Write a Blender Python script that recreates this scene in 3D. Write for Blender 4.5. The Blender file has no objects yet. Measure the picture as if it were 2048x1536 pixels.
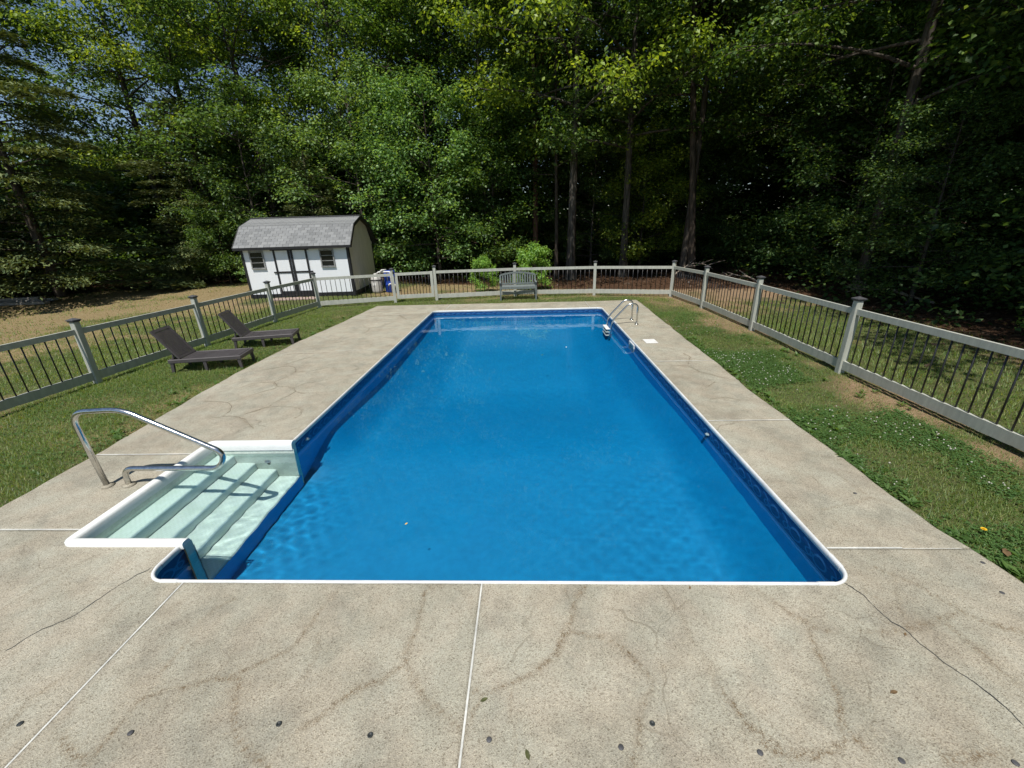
import bpy, math, random
import numpy as np
from mathutils import Matrix, Vector

sc = bpy.context.scene
COL = sc.collection
PI = math.pi
R = math.radians

# ------------------------------------------------------------------ camera, sky, sun, exposure
CAM = dict(f=825.297, yaw=-0.0420601, pitch=0.3661205, roll=0.0299798, loc=(0.298689, -2.115562, 2.253915))
cd = bpy.data.cameras.new('camera')
cam = bpy.data.objects.new('camera', cd)
COL.objects.link(cam)
cd.sensor_width = 36.0
cd.lens = CAM['f'] / 2048 * 36.0
cd.clip_start = 0.05
cd.clip_end = 1500
_cy, _sy, _cp, _sp = math.cos(CAM['yaw']), math.sin(CAM['yaw']), math.cos(CAM['pitch']), math.sin(CAM['pitch'])
_f = Vector((_sy * _cp, _cy * _cp, -_sp)); _r = Vector((_cy, -_sy, 0)); _d = _f.cross(_r)
_cr, _sr = math.cos(CAM['roll']), math.sin(CAM['roll'])
_r2 = _cr * _r + _sr * _d; _d2 = -_sr * _r + _cr * _d
M = Matrix((( _r2.x, -_d2.x, -_f.x, CAM['loc'][0]), (_r2.y, -_d2.y, -_f.y, CAM['loc'][1]),
            (_r2.z, -_d2.z, -_f.z, CAM['loc'][2]), (0, 0, 0, 1)))
cam.matrix_world = M
sc.camera = cam

SUN_TRAVEL = Vector((0.10, 0.47, -1.0)).normalized()
world = bpy.data.worlds.new('World'); sc.world = world; world.use_nodes = True
wn = world.node_tree
sky = wn.nodes.new('ShaderNodeTexSky'); sky.sky_type = 'NISHITA'; sky.sun_disc = False
sky.sun_elevation = math.asin(-SUN_TRAVEL.z)
sky.sun_rotation = R(180) + math.atan2(0.10, 0.47)
sky.air_density = 1.0; sky.dust_density = 0.0; sky.ozone_density = 1.6
wn.links.new(sky.outputs[0], wn.nodes['Background'].inputs[0])
wn.nodes['Background'].inputs[1].default_value = 0.09
sl = bpy.data.lights.new('sun', 'SUN'); sl.energy = 4.8; sl.angle = R(0.53); sl.color = (1.0, 0.955, 0.88)
sl.cycles.is_caustics_light = True
so = bpy.data.objects.new('sun', sl); COL.objects.link(so)
so.rotation_euler = SUN_TRAVEL.to_track_quat('-Z', 'Y').to_euler()
so.location = (-5, -20, 40)

vs = sc.view_settings
vs.view_transform = 'Standard'; vs.look = 'None'; vs.gamma = 1.0; vs.exposure = 0.12
vs.use_curve_mapping = False
sc.cycles.use_denoising = True
sc.cycles.max_bounces = 6
sc.cycles.diffuse_bounces = 2
sc.cycles.glossy_bounces = 3
sc.cycles.transmission_bounces = 5
sc.cycles.use_adaptive_sampling = True
sc.cycles.adaptive_threshold = 0.02
sc.cycles.transparent_max_bounces = 12
sc.cycles.sample_clamp_indirect = 6.0

# ------------------------------------------------------------------ helpers
rng = np.random.default_rng(7)
random.seed(5)

def lnk(o, parent=None):
    COL.objects.link(o)
    if parent is not None: o.parent = parent
    return o

def tag(o, label=None, cat=None, group=None, kind=None):
    if label: o['label'] = label
    if cat: o['category'] = cat
    if group: o['group'] = group
    if kind: o['kind'] = kind
    return o

def thing(name, label, cat, loc=(0, 0, 0), rz=0.0, group=None):
    o = bpy.data.objects.new(name, None); COL.objects.link(o)
    o.location = loc; o.rotation_euler = (0, 0, rz)
    o.empty_display_size = 0.1
    return tag(o, label, cat, group)

def np_mesh(name, V, F, mat=None, smooth=False, attrs=None):
    """V (n,3); F list of int arrays (m,k) of faces with k corners"""
    me = bpy.data.meshes.new(name)
    V = np.asarray(V, np.float32)
    if not isinstance(F, (list, tuple)): F = [F]
    F = [np.asarray(f, np.int32) for f in F if len(f)]
    me.vertices.add(len(V)); me.vertices.foreach_set('co', V.ravel())
    nl = sum(f.size for f in F); nf = sum(len(f) for f in F)
    me.loops.add(nl); me.polygons.add(nf)
    me.loops.foreach_set('vertex_index', np.concatenate([f.ravel() for f in F]))
    tot = np.concatenate([np.full(len(f), f.shape[1], np.int32) for f in F])
    st = np.concatenate([[0], np.cumsum(tot)[:-1]]).astype(np.int32)
    me.polygons.foreach_set('loop_start', st)
    try: me.polygons.foreach_set('loop_total', tot)
    except Exception: pass
    if smooth: me.polygons.foreach_set('use_smooth', np.ones(nf, bool))
    if mat is not None: me.materials.append(mat)
    for k, a in (attrs or {}).items():
        a = np.asarray(a, np.float32)
        at = me.attributes.new(k, 'FLOAT', 'POINT'); at.data.foreach_set('value', a)
    me.update(calc_edges=True)
    return me

def obj(name, me, parent=None, loc=None, rot=None):
    o = bpy.data.objects.new(name, me); lnk(o, parent)
    if loc is not None: o.location = loc
    if rot is not None: o.rotation_euler = rot
    return o

class MB:
    """collects simple shapes into one mesh"""
    def __init__(s): s.v = []; s.f = []; s.sm = []
    def add(s, vs, fs, smooth=False):
        o = len(s.v); s.v += [tuple(map(float, q)) for q in vs]
        s.f += [tuple(i + o for i in f) for f in fs]; s.sm += [smooth] * len(fs); return s
    def box(s, c, d, rz=0.0, bev=0.0):
        cx, cy, cz = c; hx, hy, hz = d[0] / 2, d[1] / 2, d[2] / 2
        b = min(bev, hx * .45, hy * .45, hz * .45) if bev else 0
        ca, sa = math.cos(rz), math.sin(rz)
        T = lambda x, y, z: (cx + x * ca - y * sa, cy + x * sa + y * ca, cz + z)
        if not b:
            vs = [T(x, y, z) for z in (-hz, hz) for x, y in ((-hx, -hy), (hx, -hy), (hx, hy), (-hx, hy))]
            return s.add(vs, [(3, 2, 1, 0), (4, 5, 6, 7), (0, 1, 5, 4), (1, 2, 6, 5), (2, 3, 7, 6), (3, 0, 4, 7)])
        def ring(z, ix):
            pts = []
            for sx, sy, order in ((-1, -1, 0), (1, -1, 1), (1, 1, 0), (-1, 1, 1)):
                a = (sx * (hx - ix), sy * (hy - ix - b)); c2 = (sx * (hx - ix - b), sy * (hy - ix))
                pts += [a, c2] if order == 0 else [c2, a]
            return [T(x, y, z) for x, y in pts]
        vs = ring(-hz, b) + ring(-hz + b, 0) + ring(hz - b, 0) + ring(hz, b)
        fs = []
        for k in range(3):
            for i in range(8):
                j = (i + 1) % 8; fs.append((k * 8 + i, k * 8 + j, (k + 1) * 8 + j, (k + 1) * 8 + i))
        fs.append(tuple(range(7, -1, -1))); fs.append(tuple(range(24, 32)))
        return s.add(vs, fs)
    def bar(s, a, b, w, h, up=(0, 0, 1)):
        """box from point a to b, w across, h along up"""
        a, b = Vector(a), Vector(b); d = (b - a).normalized(); u = Vector(up)
        x = d.cross(u)
        if x.length < 1e-5: x = d.cross(Vector((0, 1, 0)))
        x.normalize(); y = x.cross(d).normalized()
        vs = [p + x * (sx * w / 2) + y * (sy * h / 2) for p in (a, b) for sx, sy in ((-1, -1), (1, -1), (1, 1), (-1, 1))]
        return s.add(vs, [(3, 2, 1, 0), (4, 5, 6, 7), (0, 1, 5, 4), (1, 2, 6, 5), (2, 3, 7, 6), (3, 0, 4, 7)])
    def tube(s, pts, r, n=10, caps=True, smooth=True):
        pts = [Vector(p) for p in pts]; m = len(pts)
        rr = r if isinstance(r, (list, tuple)) else [r] * m
        t0 = (pts[1] - pts[0]).normalized()
        x = t0.cross(Vector((0, 0, 1)))
        if x.length < 1e-3: x = t0.cross(Vector((0, 1, 0)))
        x.normalize(); vs = []; 
        for i, p in enumerate(pts):
            t = (pts[min(i + 1, m - 1)] - pts[max(i - 1, 0)]).normalized()
            x = (x - t * x.dot(t)).normalized(); y = t.cross(x)
            for k in range(n):
                a = 2 * PI * k / n; vs.append(p + (x * math.cos(a) + y * math.sin(a)) * rr[i])
        fs = [(i * n + k, i * n + (k + 1) % n, (i + 1) * n + (k + 1) % n, (i + 1) * n + k) for i in range(m - 1) for k in range(n)]
        s.add(vs, fs, smooth)
        if caps:
            o = len(s.v) - len(vs)
            s.f += [tuple(o + k for k in range(n - 1, -1, -1)), tuple(o + (m - 1) * n + k for k in range(n))]; s.sm += [False, False]
        return s
    def lathe(s, prof, c=(0, 0, 0), n=16, smooth=True):
        vs = [(c[0] + r * math.cos(2 * PI * k / n), c[1] + r * math.sin(2 * PI * k / n), c[2] + z) for r, z in prof for k in range(n)]
        m = len(prof)
        fs = [(i * n + k, i * n + (k + 1) % n, (i + 1) * n + (k + 1) % n, (i + 1) * n + k) for i in range(m - 1) for k in range(n)]
        s.add(vs, fs, smooth)
        o = len(s.v) - len(vs)
        s.f += [tuple(o + k for k in range(n - 1, -1, -1)), tuple(o + (m - 1) * n + k for k in range(n))]; s.sm += [False, False]
        return s
    def prism(s, poly, a0, a1, axis='x'):
        """poly of (p,q) extruded along axis; x: (p,q)=(y,z); z: (x,y); y: (x,z)"""
        P = {'x': lambda t, p, q: (t, p, q), 'y': lambda t, p, q: (p, t, q), 'z': lambda t, p, q: (p, q, t)}[axis]
        n = len(poly); vs = [P(a0, *q) for q in poly] + [P(a1, *q) for q in poly]
        fs = [(i, (i + 1) % n, n + (i + 1) % n, n + i) for i in range(n)] + [tuple(range(n - 1, -1, -1)), tuple(range(n, 2 * n))]
        return s.add(vs, fs)
    def mesh(s, name, mat):
        me = bpy.data.meshes.new(name); me.from_pydata(s.v, [], s.f)
        me.polygons.foreach_set('use_smooth', s.sm)
        if mat is not None: me.materials.append(mat)
        import bmesh
        bm = bmesh.new(); bm.from_mesh(me); bmesh.ops.recalc_face_normals(bm, faces=bm.faces[:]); bm.to_mesh(me); bm.free()
        return me
    def build(s, name, mat, parent=None, loc=None, rot=None): return obj(name, s.mesh(name, mat), parent, loc, rot)

def round_path(pts, rad, seg=7):
    """polyline with its corners rounded"""
    pts = [Vector(p) for p in pts]; out = [pts[0]]
    for i in range(1, len(pts) - 1):
        a, b, c = pts[i - 1], pts[i], pts[i + 1]; r = rad[i - 1] if isinstance(rad, (list, tuple)) else rad
        u = (a - b); v = (c - b); r = min(r, u.length * .49, v.length * .49)
        p0 = b + u.normalized() * r; p1 = b + v.normalized() * r
        for k in range(seg + 1):
            t = k / seg; out.append(p0 * (1 - t) ** 2 + b * 2 * t * (1 - t) + p1 * t * t)
    out.append(pts[-1]); return out

# value noise on numpy arrays
_lat = {}
def vnoise(x, y, scale, seed=0):
    if seed not in _lat: _lat[seed] = np.random.default_rng(1000 + seed).random((256, 256))
    L = _lat[seed]; x = np.asarray(x) / scale; y = np.asarray(y) / scale
    ix = np.floor(x).astype(int); iy = np.floor(y).astype(int); fx = x - ix; fy = y - iy
    fx = fx * fx * (3 - 2 * fx); fy = fy * fy * (3 - 2 * fy)
    g = lambda a, b: L[a & 255, b & 255]
    return (g(ix, iy) * (1 - fx) + g(ix + 1, iy) * fx) * (1 - fy) + (g(ix, iy + 1) * (1 - fx) + g(ix + 1, iy + 1) * fx) * fy
def fbm(x, y, scale, seed=0, o=3):
    s = 0; a = 1; t = 0
    for k in range(o): s = s + a * vnoise(x, y, scale / 2 ** k, seed + 17 * k); t += a; a *= .5
    return s / t
def sstep(a, b, x): t = np.clip((np.asarray(x, float) - a) / (b - a), 0, 1); return t * t * (3 - 2 * t)

# ------------------------------------------------------------------ materials
class NT:
    def __init__(s, name):
        s.m = bpy.data.materials.new(name); s.m.use_nodes = True; s.t = s.m.node_tree
        s.bsdf = s.t.nodes['Principled BSDF']; s.out = s.t.nodes['Material Output']
    def n(s, typ, **kw):
        nd = s.t.nodes.new('ShaderNode' + typ)
        for k, v in kw.items():
            if k[0] == '_': setattr(nd, k[1:], v)
            else: s.set(nd, k, v)
        return nd
    def set(s, nd, key, v):
        inp = nd.inputs[int(key[1:])] if key[0] == 'i' and key[1:].isdigit() else nd.inputs[key.replace('__', ' ')]
        if isinstance(v, bpy.types.NodeSocket): s.t.links.new(v, inp)
        elif isinstance(v, bpy.types.Node): s.t.links.new(v.outputs[0], inp)
        else: inp.default_value = v
    def L(s, a, b): s.t.links.new(a, b)
    def math(s, op, a, b=0.0, c=None, clamp=False):
        nd = s.n('Math', _operation=op, i0=a, i1=b); nd.use_clamp = clamp
        if c is not None: s.set(nd, 'i2', c)
        return nd.outputs[0]
    def mix(s, f, a, b, blend='MIX'):
        nd = s.t.nodes.new('ShaderNodeMix'); nd.data_type = 'RGBA'; nd.blend_type = blend
        for i, v in ((0, f), (6, a), (7, b)):
            if isinstance(v, bpy.types.NodeSocket): s.t.links.new(v, nd.inputs[i])
            else: nd.inputs[i].default_value = v if i == 0 else (*v, 1) if len(v) == 3 else v
        return nd.outputs[2]
    def ramp(s, f, stops, interp='LINEAR'):
        nd = s.n('ValToRGB', i0=f); cr = nd.color_ramp; cr.interpolation = interp
        while len(cr.elements) < len(stops): cr.elements.new(0.5)
        for e, (p, c) in zip(cr.elements, stops):
            e.position = p; e.color = (*c, 1) if not isinstance(c, (int, float)) else (c, c, c, 1)
        return nd.outputs[0]
    def obj(s): return s.n('TexCoord').outputs['Object']
    def pos(s): return s.n('NewGeometry').outputs['Position']
    def noise(s, vec, scale, detail=3.0, rough=.55, dist=0.0):
        nd = s.n('TexNoise', Vector=vec, Scale=scale, Detail=detail, Roughness=rough, Distortion=dist); return nd.outputs[0]
    def voro(s, vec, scale, feature='F1', out=0):
        nd = s.n('TexVoronoi', _feature=feature, Vector=vec, Scale=scale); return nd.outputs[out]
    def attr(s, nm): return s.n('Attribute', _attribute_name=nm).outputs['Fac']
    def bump(s, h, strength=.3, dist=.01):
        nd = s.n('Bump', Strength=strength, Distance=dist, Height=h); s.L(nd.outputs[0], s.bsdf.inputs['Normal']); return nd.outputs[0]
    def base(s, c, rough=.6, metal=0.0, spec=None):
        s.set(s.bsdf, 'Base__Color', c if isinstance(c, bpy.types.NodeSocket) else (*c, 1))
        s.set(s.bsdf, 'Roughness', rough); s.set(s.bsdf, 'Metallic', metal)
        if spec is not None: s.set(s.bsdf, 'Specular__IOR__Level', spec)
        return s

MAT = {}
def simple(name, c, rough=.6, metal=0.0, var=.12, scale=8.0, bump=0.0, bscale=60.0, spec=None, stretch=None):
    """a plain colour broken up by noise of the thing's own wear"""
    t = NT(name); v = t.pos()
    if stretch: v = t.n('Mapping', Vector=v, Scale=stretch).outputs[0]
    n1 = t.noise(v, scale, 4); n2 = t.noise(v, scale * 9, 3)
    f = t.math('ADD', t.math('MULTIPLY', n1, .65), t.math('MULTIPLY', n2, .35))
    lo = [x * (1 - 2.2 * var) for x in c]; hi = [min(1, x * (1 + 1.6 * var)) for x in c]
    t.base(t.ramp(f, [(.28, lo), (.72, hi)]), rough, metal, spec)
    if bump: t.bump(t.noise(v, bscale, 4), bump, .004)
    MAT[name] = t.m; return t.m

simple('coping_white', (.70, .715, .71), .35, var=.11, scale=3)
simple('fence_paint', (.45, .46, .405), .65, var=.10, scale=3, bump=.25, bscale=35, stretch=(6, 6, 1))
simple('baluster_black', (.018, .018, .02), .4, var=.1)
simple('post_cap', (.075, .075, .08), .5, var=.2)
simple('resin_grey', (.072, .064, .067), .55, var=.12, bump=.3, bscale=90)
simple('bench_paint', (.15, .175, .17), .6, var=.18, scale=20)
simple('shed_trim', (.014, .014, .015), .6, var=.25)
simple('shed_beige', (.66, .635, .60), .7, var=.1, scale=2, stretch=(9, 9, 1), bump=.2, bscale=12)
simple('window_frame', (.28, .28, .27), .4, var=.2)
simple('roof_deck', (.03, .03, .03), .8)
simple('pvc_white', (.78, .78, .76), .35, var=.06)
simple('tank_grey', (.50, .49, .46), .45, var=.12)
simple('drum_blue', (.02, .07, .42), .35, var=.1)
simple('grey_timber', (.26, .25, .235), .85, var=.3, scale=4, stretch=(1, 8, 8))
simple('paver', (.36, .27, .23), .9, var=.2, scale=9)
simple('dead_wood', (.30, .25, .20), .9, var=.25, scale=6)
simple('joint_white', (.60, .60, .56), .7, var=.20, scale=4)
simple('rubber_dark', (.03, .035, .035), .5, var=.3)
simple('crack_soil', (.15, .115, .075), .95, var=.25, scale=20)
simple('dry_leaf', (.16, .10, .045), .8, var=.3)
simple('leaf_bit', (.09, .10, .03), .7, var=.3)
simple('petal_yellow', (.85, .52, .01), .6, var=.1)
simple('stem_green', (.07, .13, .03), .6)
simple('clover_white', (.46, .45, .37), .8, var=.15)

t = NT('shed_white'); v = t.obj()
gro = t.n('Mapping', Vector=v, Scale=(1, 1, .06)).outputs[0]
c = t.mix(t.math('MULTIPLY', t.noise(gro, 9, 4), .35), (.86, .88, .90), (.68, .71, .74))
t.base(c, .55); w = t.n('TexWave', _wave_type='BANDS', _bands_direction='X', Vector=v, Scale=1.55, Distortion=0.0)
t.bump(t.math('GREATER_THAN', w.outputs[0], .93), .35, -.006); MAT['shed_white'] = t.m

t = NT('glass_dark'); t.base((.012, .013, .014), .06); t.set(t.bsdf, 'Specular__IOR__Level', .6); MAT['glass_dark'] = t.m

t = NT('shingle'); oi = t.n('ObjectInfo').outputs['Random']
n1 = t.noise(t.pos(), 90, 3); n2 = t.noise(t.pos(), 3, 3)
f = t.math('ADD', t.math('MULTIPLY', oi, .45), t.math('ADD', t.math('MULTIPLY', n1, .35), t.math('MULTIPLY', n2, .35)))
t.base(t.ramp(f, [(.2, (.135, .14, .142)), (.55, (.205, .21, .212)), (.95, (.27, .275, .275))]), .9); t.bump(n1, .5, .004); MAT['shingle'] = t.m

t = NT('steel'); n1 = t.noise(t.pos(), 30, 4); t.base(t.ramp(n1, [(.3, (.52, .52, .51)), (.7, (.66, .66, .65))]), t.ramp(n1, [(.2, .14), (.8, .30)]), 1.0); MAT['steel'] = t.m

# concrete: sand finish with fine aggregate, traced stain lines and cracks arrive as vertex data of the slab itself
t = NT('concrete'); p = t.pos()
big = t.noise(p, .9, 4, .6); mid = t.noise(p, 5.5, 4, .6); fine = t.noise(p, 75, 3, .7)
vo = t.n('TexVoronoi', _feature='F1', Vector=p, Scale=200.0); peb = vo.outputs['Color']
sep = t.n('SeparateColor', i0=peb)
grain = t.ramp(sep.outputs[0], [(0, (.50, .46, .42)), (.10, (.72, .69, .64)), (.30, (.93, .92, .90)), (.75, (1.04, 1.03, 1.0)), (.93, (1.2, 1.18, 1.13)), (1, (1.3, 1.27, 1.2))])
base = t.ramp(t.math('ADD', t.math('MULTIPLY', big, .6), t.math('MULTIPLY', mid, .4)),
              [(.34, (.285, .264, .216)), (.5, (.366, .345, .288)), (.66, (.435, .414, .352))])
dark = t.ramp(t.noise(p, 2.6, 6, .7, .6), [(.50, 0.0), (.66, 1.0)])
base = t.mix(t.math('MULTIPLY', dark, .50), base, (.225, .212, .18))
hue = t.ramp(t.noise(p, 3.4, 3), [(.38, (.975, 1.0, .99)), (.62, (1.02, .99, .96))]); base = t.mix(1.0, base, hue, 'MULTIPLY')
st = t.attr('stain')
nz = t.ramp(t.noise(p, 28, 4, .7), [(.32, 0.15), (.62, 1.0)])
gr_ = t.ramp(sep.outputs[1], [(.15, .25), (.85, 1.35)]); stf = t.math('MULTIPLY', t.math('MULTIPLY', t.math('MULTIPLY', st, nz), gr_), .95, clamp=True)
base = t.mix(stf, base, (.17, .125, .075))
pd = t.n('Mapping', Vector=p).outputs[0]; wr = t.n('TexNoise', Vector=p, Scale=2.2, Detail=3.0)
pv = t.n('VectorMath', _operation='MULTIPLY_ADD', i0=wr.outputs['Color'], i1=(.55, .55, 0.0), i2=p)
hair = t.math('LESS_THAN', t.voro(pv.outputs[0], 1.25, 'DISTANCE_TO_EDGE'), .005)
hair = t.math('MULTIPLY', hair, t.ramp(t.noise(p, 1.4, 3), [(.50, 0.0), (.62, .38)]))
base = t.mix(hair, base, (.13, .105, .07))
col = t.mix(1.0, base, grain, 'MULTIPLY')
crk = t.attr('crack')
col = t.mix(crk, col, (.055, .042, .03))
t.base(col, .88, spec=.25)
h = t.math('ADD', t.math('MULTIPLY', fine, .6), t.math('MULTIPLY', vo.outputs['Distance'], .8))
h = t.math('SUBTRACT', h, t.math('MULTIPLY', crk, 1.5))
t.bump(h, .55, .006); MAT['concrete'] = t.m

# pool liner: mottled blue floor and wall, ornamented border just under the coping
def liner(name, band):
    t = NT(name); p = t.pos()
    n1 = t.noise(p, 2.2, 5, .62); n2 = t.noise(p, 17, 4, .65)
    f = t.math('ADD', t.math('MULTIPLY', n1, .5), t.math('MULTIPLY', n2, .5))
    col = t.ramp(f, [(.28, (.0003, .228, .498)), (.5, (.0005, .262, .565)), (.74, (.001, .30, .63))])
    alg = t.ramp(t.noise(p, 1.3, 4, .6), [(.60, 0.0), (.75, 1.0)])
    col = t.mix(t.math('MULTIPLY', alg, .12), col, (.006, .19, .40))
    if band:
        s = t.n('SeparateXYZ', Vector=p); u = t.math('ADD', s.outputs[0], s.outputs[1]); z = s.outputs[2]
        fr = t.math('SUBTRACT', t.math('FRACT', t.math('MULTIPLY', u, 3.4)), .5)
        vz = t.math('MULTIPLY', t.math('ADD', z, .15), 9.5)
        def ringf(cx, r0, w):
            a = t.math('POWER', t.math('MULTIPLY', t.math('SUBTRACT', fr, cx), 2.6), 2.0); b = t.math('POWER', vz, 2.0)
            return t.math('LESS_THAN', t.math('ABSOLUTE', t.math('SUBTRACT', t.math('SQRT', t.math('ADD', a, b)), r0)), w)
        orn = t.math('MAXIMUM', ringf(-.18, .62, .09), t.math('MAXIMUM', ringf(.22, .38, .08), ringf(.46, .8, .07)))
        bandc = t.mix(t.noise(p, 30, 4), (.003, .028, .115), (.006, .065, .21))
        bandc = t.mix(t.math('MULTIPLY', orn, .85), bandc, (.035, .16, .36))
        stripe = t.math('LESS_THAN', t.math('ABSOLUTE', t.math('ADD', z, .255)), .009)
        bandc = t.mix(stripe, bandc, (.05, .2, .42))
        col = t.mix(t.math('GREATER_THAN', z, -.27), col, bandc)
    if band: col = t.mix(1.0, col, (1.3, 1.3, 1.3), 'MULTIPLY')  # wall colour lightened to stand in for light scattered by the water
    t.base(col, .5); MAT[name] = t.m
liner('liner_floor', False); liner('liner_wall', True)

t = NT('water'); t.t.nodes.remove(t.bsdf)
g = t.n('BsdfGlass', IOR=1.333, Roughness=0.0, Color=(.90, .992, .995, 1)); t.L(g.outputs[0], t.out.inputs[0]); MAT['water'] = t.m

t = NT('step_gelcoat'); p = t.pos(); s = t.n('SeparateXYZ', Vector=p)
scum = t.ramp(t.noise(p, 7, 4), [(.5, 0.0), (.75, .5)])
ck = t.n('TexChecker', Vector=p, Scale=44.0)
t.base(t.mix(t.math('MULTIPLY', ck.outputs[1], .16), t.mix(scum, (.86, .95, .87), (.64, .76, .62)), (.55, .66, .56)), .4)
t.bump(ck.outputs[1], .35, .003); MAT['step_gelcoat'] = t.m
simple('step_rim', (.80, .82, .80), .3, var=.05, scale=6)
simple('step_shell', (.66, .74, .66), .4, var=.14, scale=5)

# ground: attributes grass / straw / litter decide what lies there; noise breaks their borders
t = NT('ground'); p = t.pos()
n1 = t.noise(p, 1.6, 5, .65); n2 = t.noise(p, 14, 4, .7); n3 = t.noise(p, 60, 3, .7)
k = t.math('ADD', t.math('MULTIPLY', n2, .55), t.math('MULTIPLY', n3, .45))
dirt = t.ramp(k, [(.25, (.13, .085, .05)), (.5, (.26, .18, .11)), (.78, (.42, .32, .21))])
strw = t.ramp(k, [(.25, (.13, .095, .045)), (.5, (.25, .19, .10)), (.8, (.42, .34, .20))])
gras = t.ramp(k, [(.25, (.022, .036, .012)), (.5, (.055, .080, .026)), (.8, (.12, .14, .05))])
lit = t.ramp(k, [(.25, (.022, .014, .009)), (.5, (.075, .042, .025)), (.72, (.16, .09, .055)), (.9, (.26, .17, .11))])
def edge(a, s=.5):
    return t.ramp(t.math('ADD', t.attr(a), t.math('MULTIPLY', t.math('SUBTRACT', t.math('ADD', t.math('MULTIPLY', n1, .6), t.math('MULTIPLY', n2, .4)), .5), s)), [(.36, 0.0), (.64, 1.0)])
col = t.mix(edge('straw', .9), dirt, strw); col = t.mix(t.math('MULTIPLY', edge('grass', .9), .85), col, gras); col = t.mix(edge('litter', .6), col, lit)
t.base(col, .95, spec=.1); t.bump(t.math('ADD', n2, t.math('MULTIPLY', n3, .6)), .8, .03); MAT['ground'] = t.m

def foliage(name, cols, trans=.42, rough=.45, hue=.5, bright=.18):
    t = NT(name); g = t.n('NewGeometry')
    isl = g.outputs['Random Per Island']; oi = t.n('ObjectInfo').outputs['Random']
    n = len(cols); c = t.ramp(isl, [(i / max(1, n - 1), cc) for i, cc in enumerate(cols)])
    big = t.noise(g.outputs['Position'], .55, 3)
    hs = t.n('HueSaturation', Color=c)
    t.set(hs, 'Hue', t.math('ADD', .5 - .018 * hue, t.math('MULTIPLY', oi, .036 * hue)))
    t.set(hs, 'Value', t.math('ADD', 1 - bright * 1.5, t.math('ADD', t.math('MULTIPLY', oi, bright), t.math('MULTIPLY', big, bright * 2))))
    t.base(hs.outputs[0], rough); t.set(t.bsdf, 'Specular__IOR__Level', .35)
    tr = t.n('BsdfTranslucent'); t.L(t.mix(1.0, hs.outputs[0], (1.9, 1.7, .6), 'MULTIPLY'), tr.inputs[0])
    mx = t.n('MixShader', i0=trans); t.L(t.bsdf.outputs[0], mx.inputs[1]); t.L(tr.outputs[0], mx.inputs[2]); t.L(mx.outputs[0], t.out.inputs[0])
    MAT[name] = t.m
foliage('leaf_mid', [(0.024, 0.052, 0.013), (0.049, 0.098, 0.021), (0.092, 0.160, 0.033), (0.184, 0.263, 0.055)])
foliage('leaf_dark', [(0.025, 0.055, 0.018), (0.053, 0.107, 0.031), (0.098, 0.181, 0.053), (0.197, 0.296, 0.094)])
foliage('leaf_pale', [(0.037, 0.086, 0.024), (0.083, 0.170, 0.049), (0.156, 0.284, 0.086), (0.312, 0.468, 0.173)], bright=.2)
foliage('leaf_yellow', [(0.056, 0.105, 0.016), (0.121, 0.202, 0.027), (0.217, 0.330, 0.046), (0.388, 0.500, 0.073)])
foliage('leaf_shrub', [(0.092, 0.203, 0.037), (0.156, 0.311, 0.055), (0.220, 0.402, 0.073), (0.311, 0.475, 0.092)])
foliage('needle', [(0.040, 0.068, 0.025), (0.077, 0.109, 0.037), (0.129, 0.160, 0.055), (0.183, 0.209, 0.077)], trans=.15, rough=.7)
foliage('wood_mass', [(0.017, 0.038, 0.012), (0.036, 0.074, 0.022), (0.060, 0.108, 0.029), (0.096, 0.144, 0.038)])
foliage('grass_green', [(0.063, 0.120, 0.026), (0.120, 0.198, 0.047), (0.183, 0.269, 0.075), (0.309, 0.332, 0.127)], hue=0, bright=.2)
foliage('grass_dry', [(.16, .12, .05), (.25, .20, .09), (.36, .29, .14), (.10, .11, .035)], trans=.2, hue=0)
foliage('clover_leaf', [(0.068, 0.148, 0.044), (0.103, 0.199, 0.059), (0.149, 0.258, 0.079)], hue=0)
foliage('weed_leaf', [(0.070, 0.140, 0.035), (0.105, 0.189, 0.049), (0.140, 0.238, 0.070)], hue=0)
foliage('litter_leaf', [(0.046, 0.026, 0.016), (0.085, 0.049, 0.029), (0.130, 0.085, 0.052), (0.033, 0.023, 0.019)], trans=.1, hue=0)

t = NT('bark'); v = t.n('Mapping', Vector=t.obj(), Scale=(1, 1, .16)).outputs[0]
n1 = t.noise(v, 14, 5, .7); oi = t.n('ObjectInfo').outputs['Random']
c = t.mix(oi, (.115, .088, .066), (.15, .135, .115))
t.base(t.mix(t.ramp(n1, [(.35, 0.0), (.65, 1.0)]), (.030, .024, .019), c), .9, spec=.15); t.bump(n1, .9, .04); MAT['bark'] = t.m
t = NT('bark_red'); v = t.n('Mapping', Vector=t.obj(), Scale=(1, 1, .1)).outputs[0]
n1 = t.noise(v, 16, 5, .7)
t.base(t.ramp(n1, [(.3, (.04, .022, .015)), (.55, (.16, .085, .055)), (.75, (.28, .19, .14))]), .9); t.bump(n1, .9, .04); MAT['bark_red'] = t.m
# ------------------------------------------------------------------ terrain
def gz(x, y):
    x = np.asarray(x, float); y = np.asarray(y, float)
    z = -0.045 + (fbm(x, y, 2.2, 3) - .5) * .035
    z = z + .10 * sstep(10.5, 13.5, y) * sstep(-4.5, -7, x)
    far = sstep(9, 16, np.maximum(np.abs(x + .5) - .5, 0)) + sstep(14, 22, y)
    return z + np.clip(far, 0, 1) * (fbm(x, y, 7, 9) - .5) * .35

WOOD_X = lambda y: np.interp(y, [-30, -8, 0, 4, 8, 12, 18, 22, 60], [9.5, 9.0, 8.4, 8.2, 8.6, 8.8, 8.6, 8, 8])   # right edge of the lawn
WOOD_Y = lambda x: np.interp(x, [-60, -24, -20, -16, -12, -6, -2, 2, 9], [10, 12.2, 13.8, 17.5, 18.2, 17.0, 15.6, 13.4, 12.6])

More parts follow.
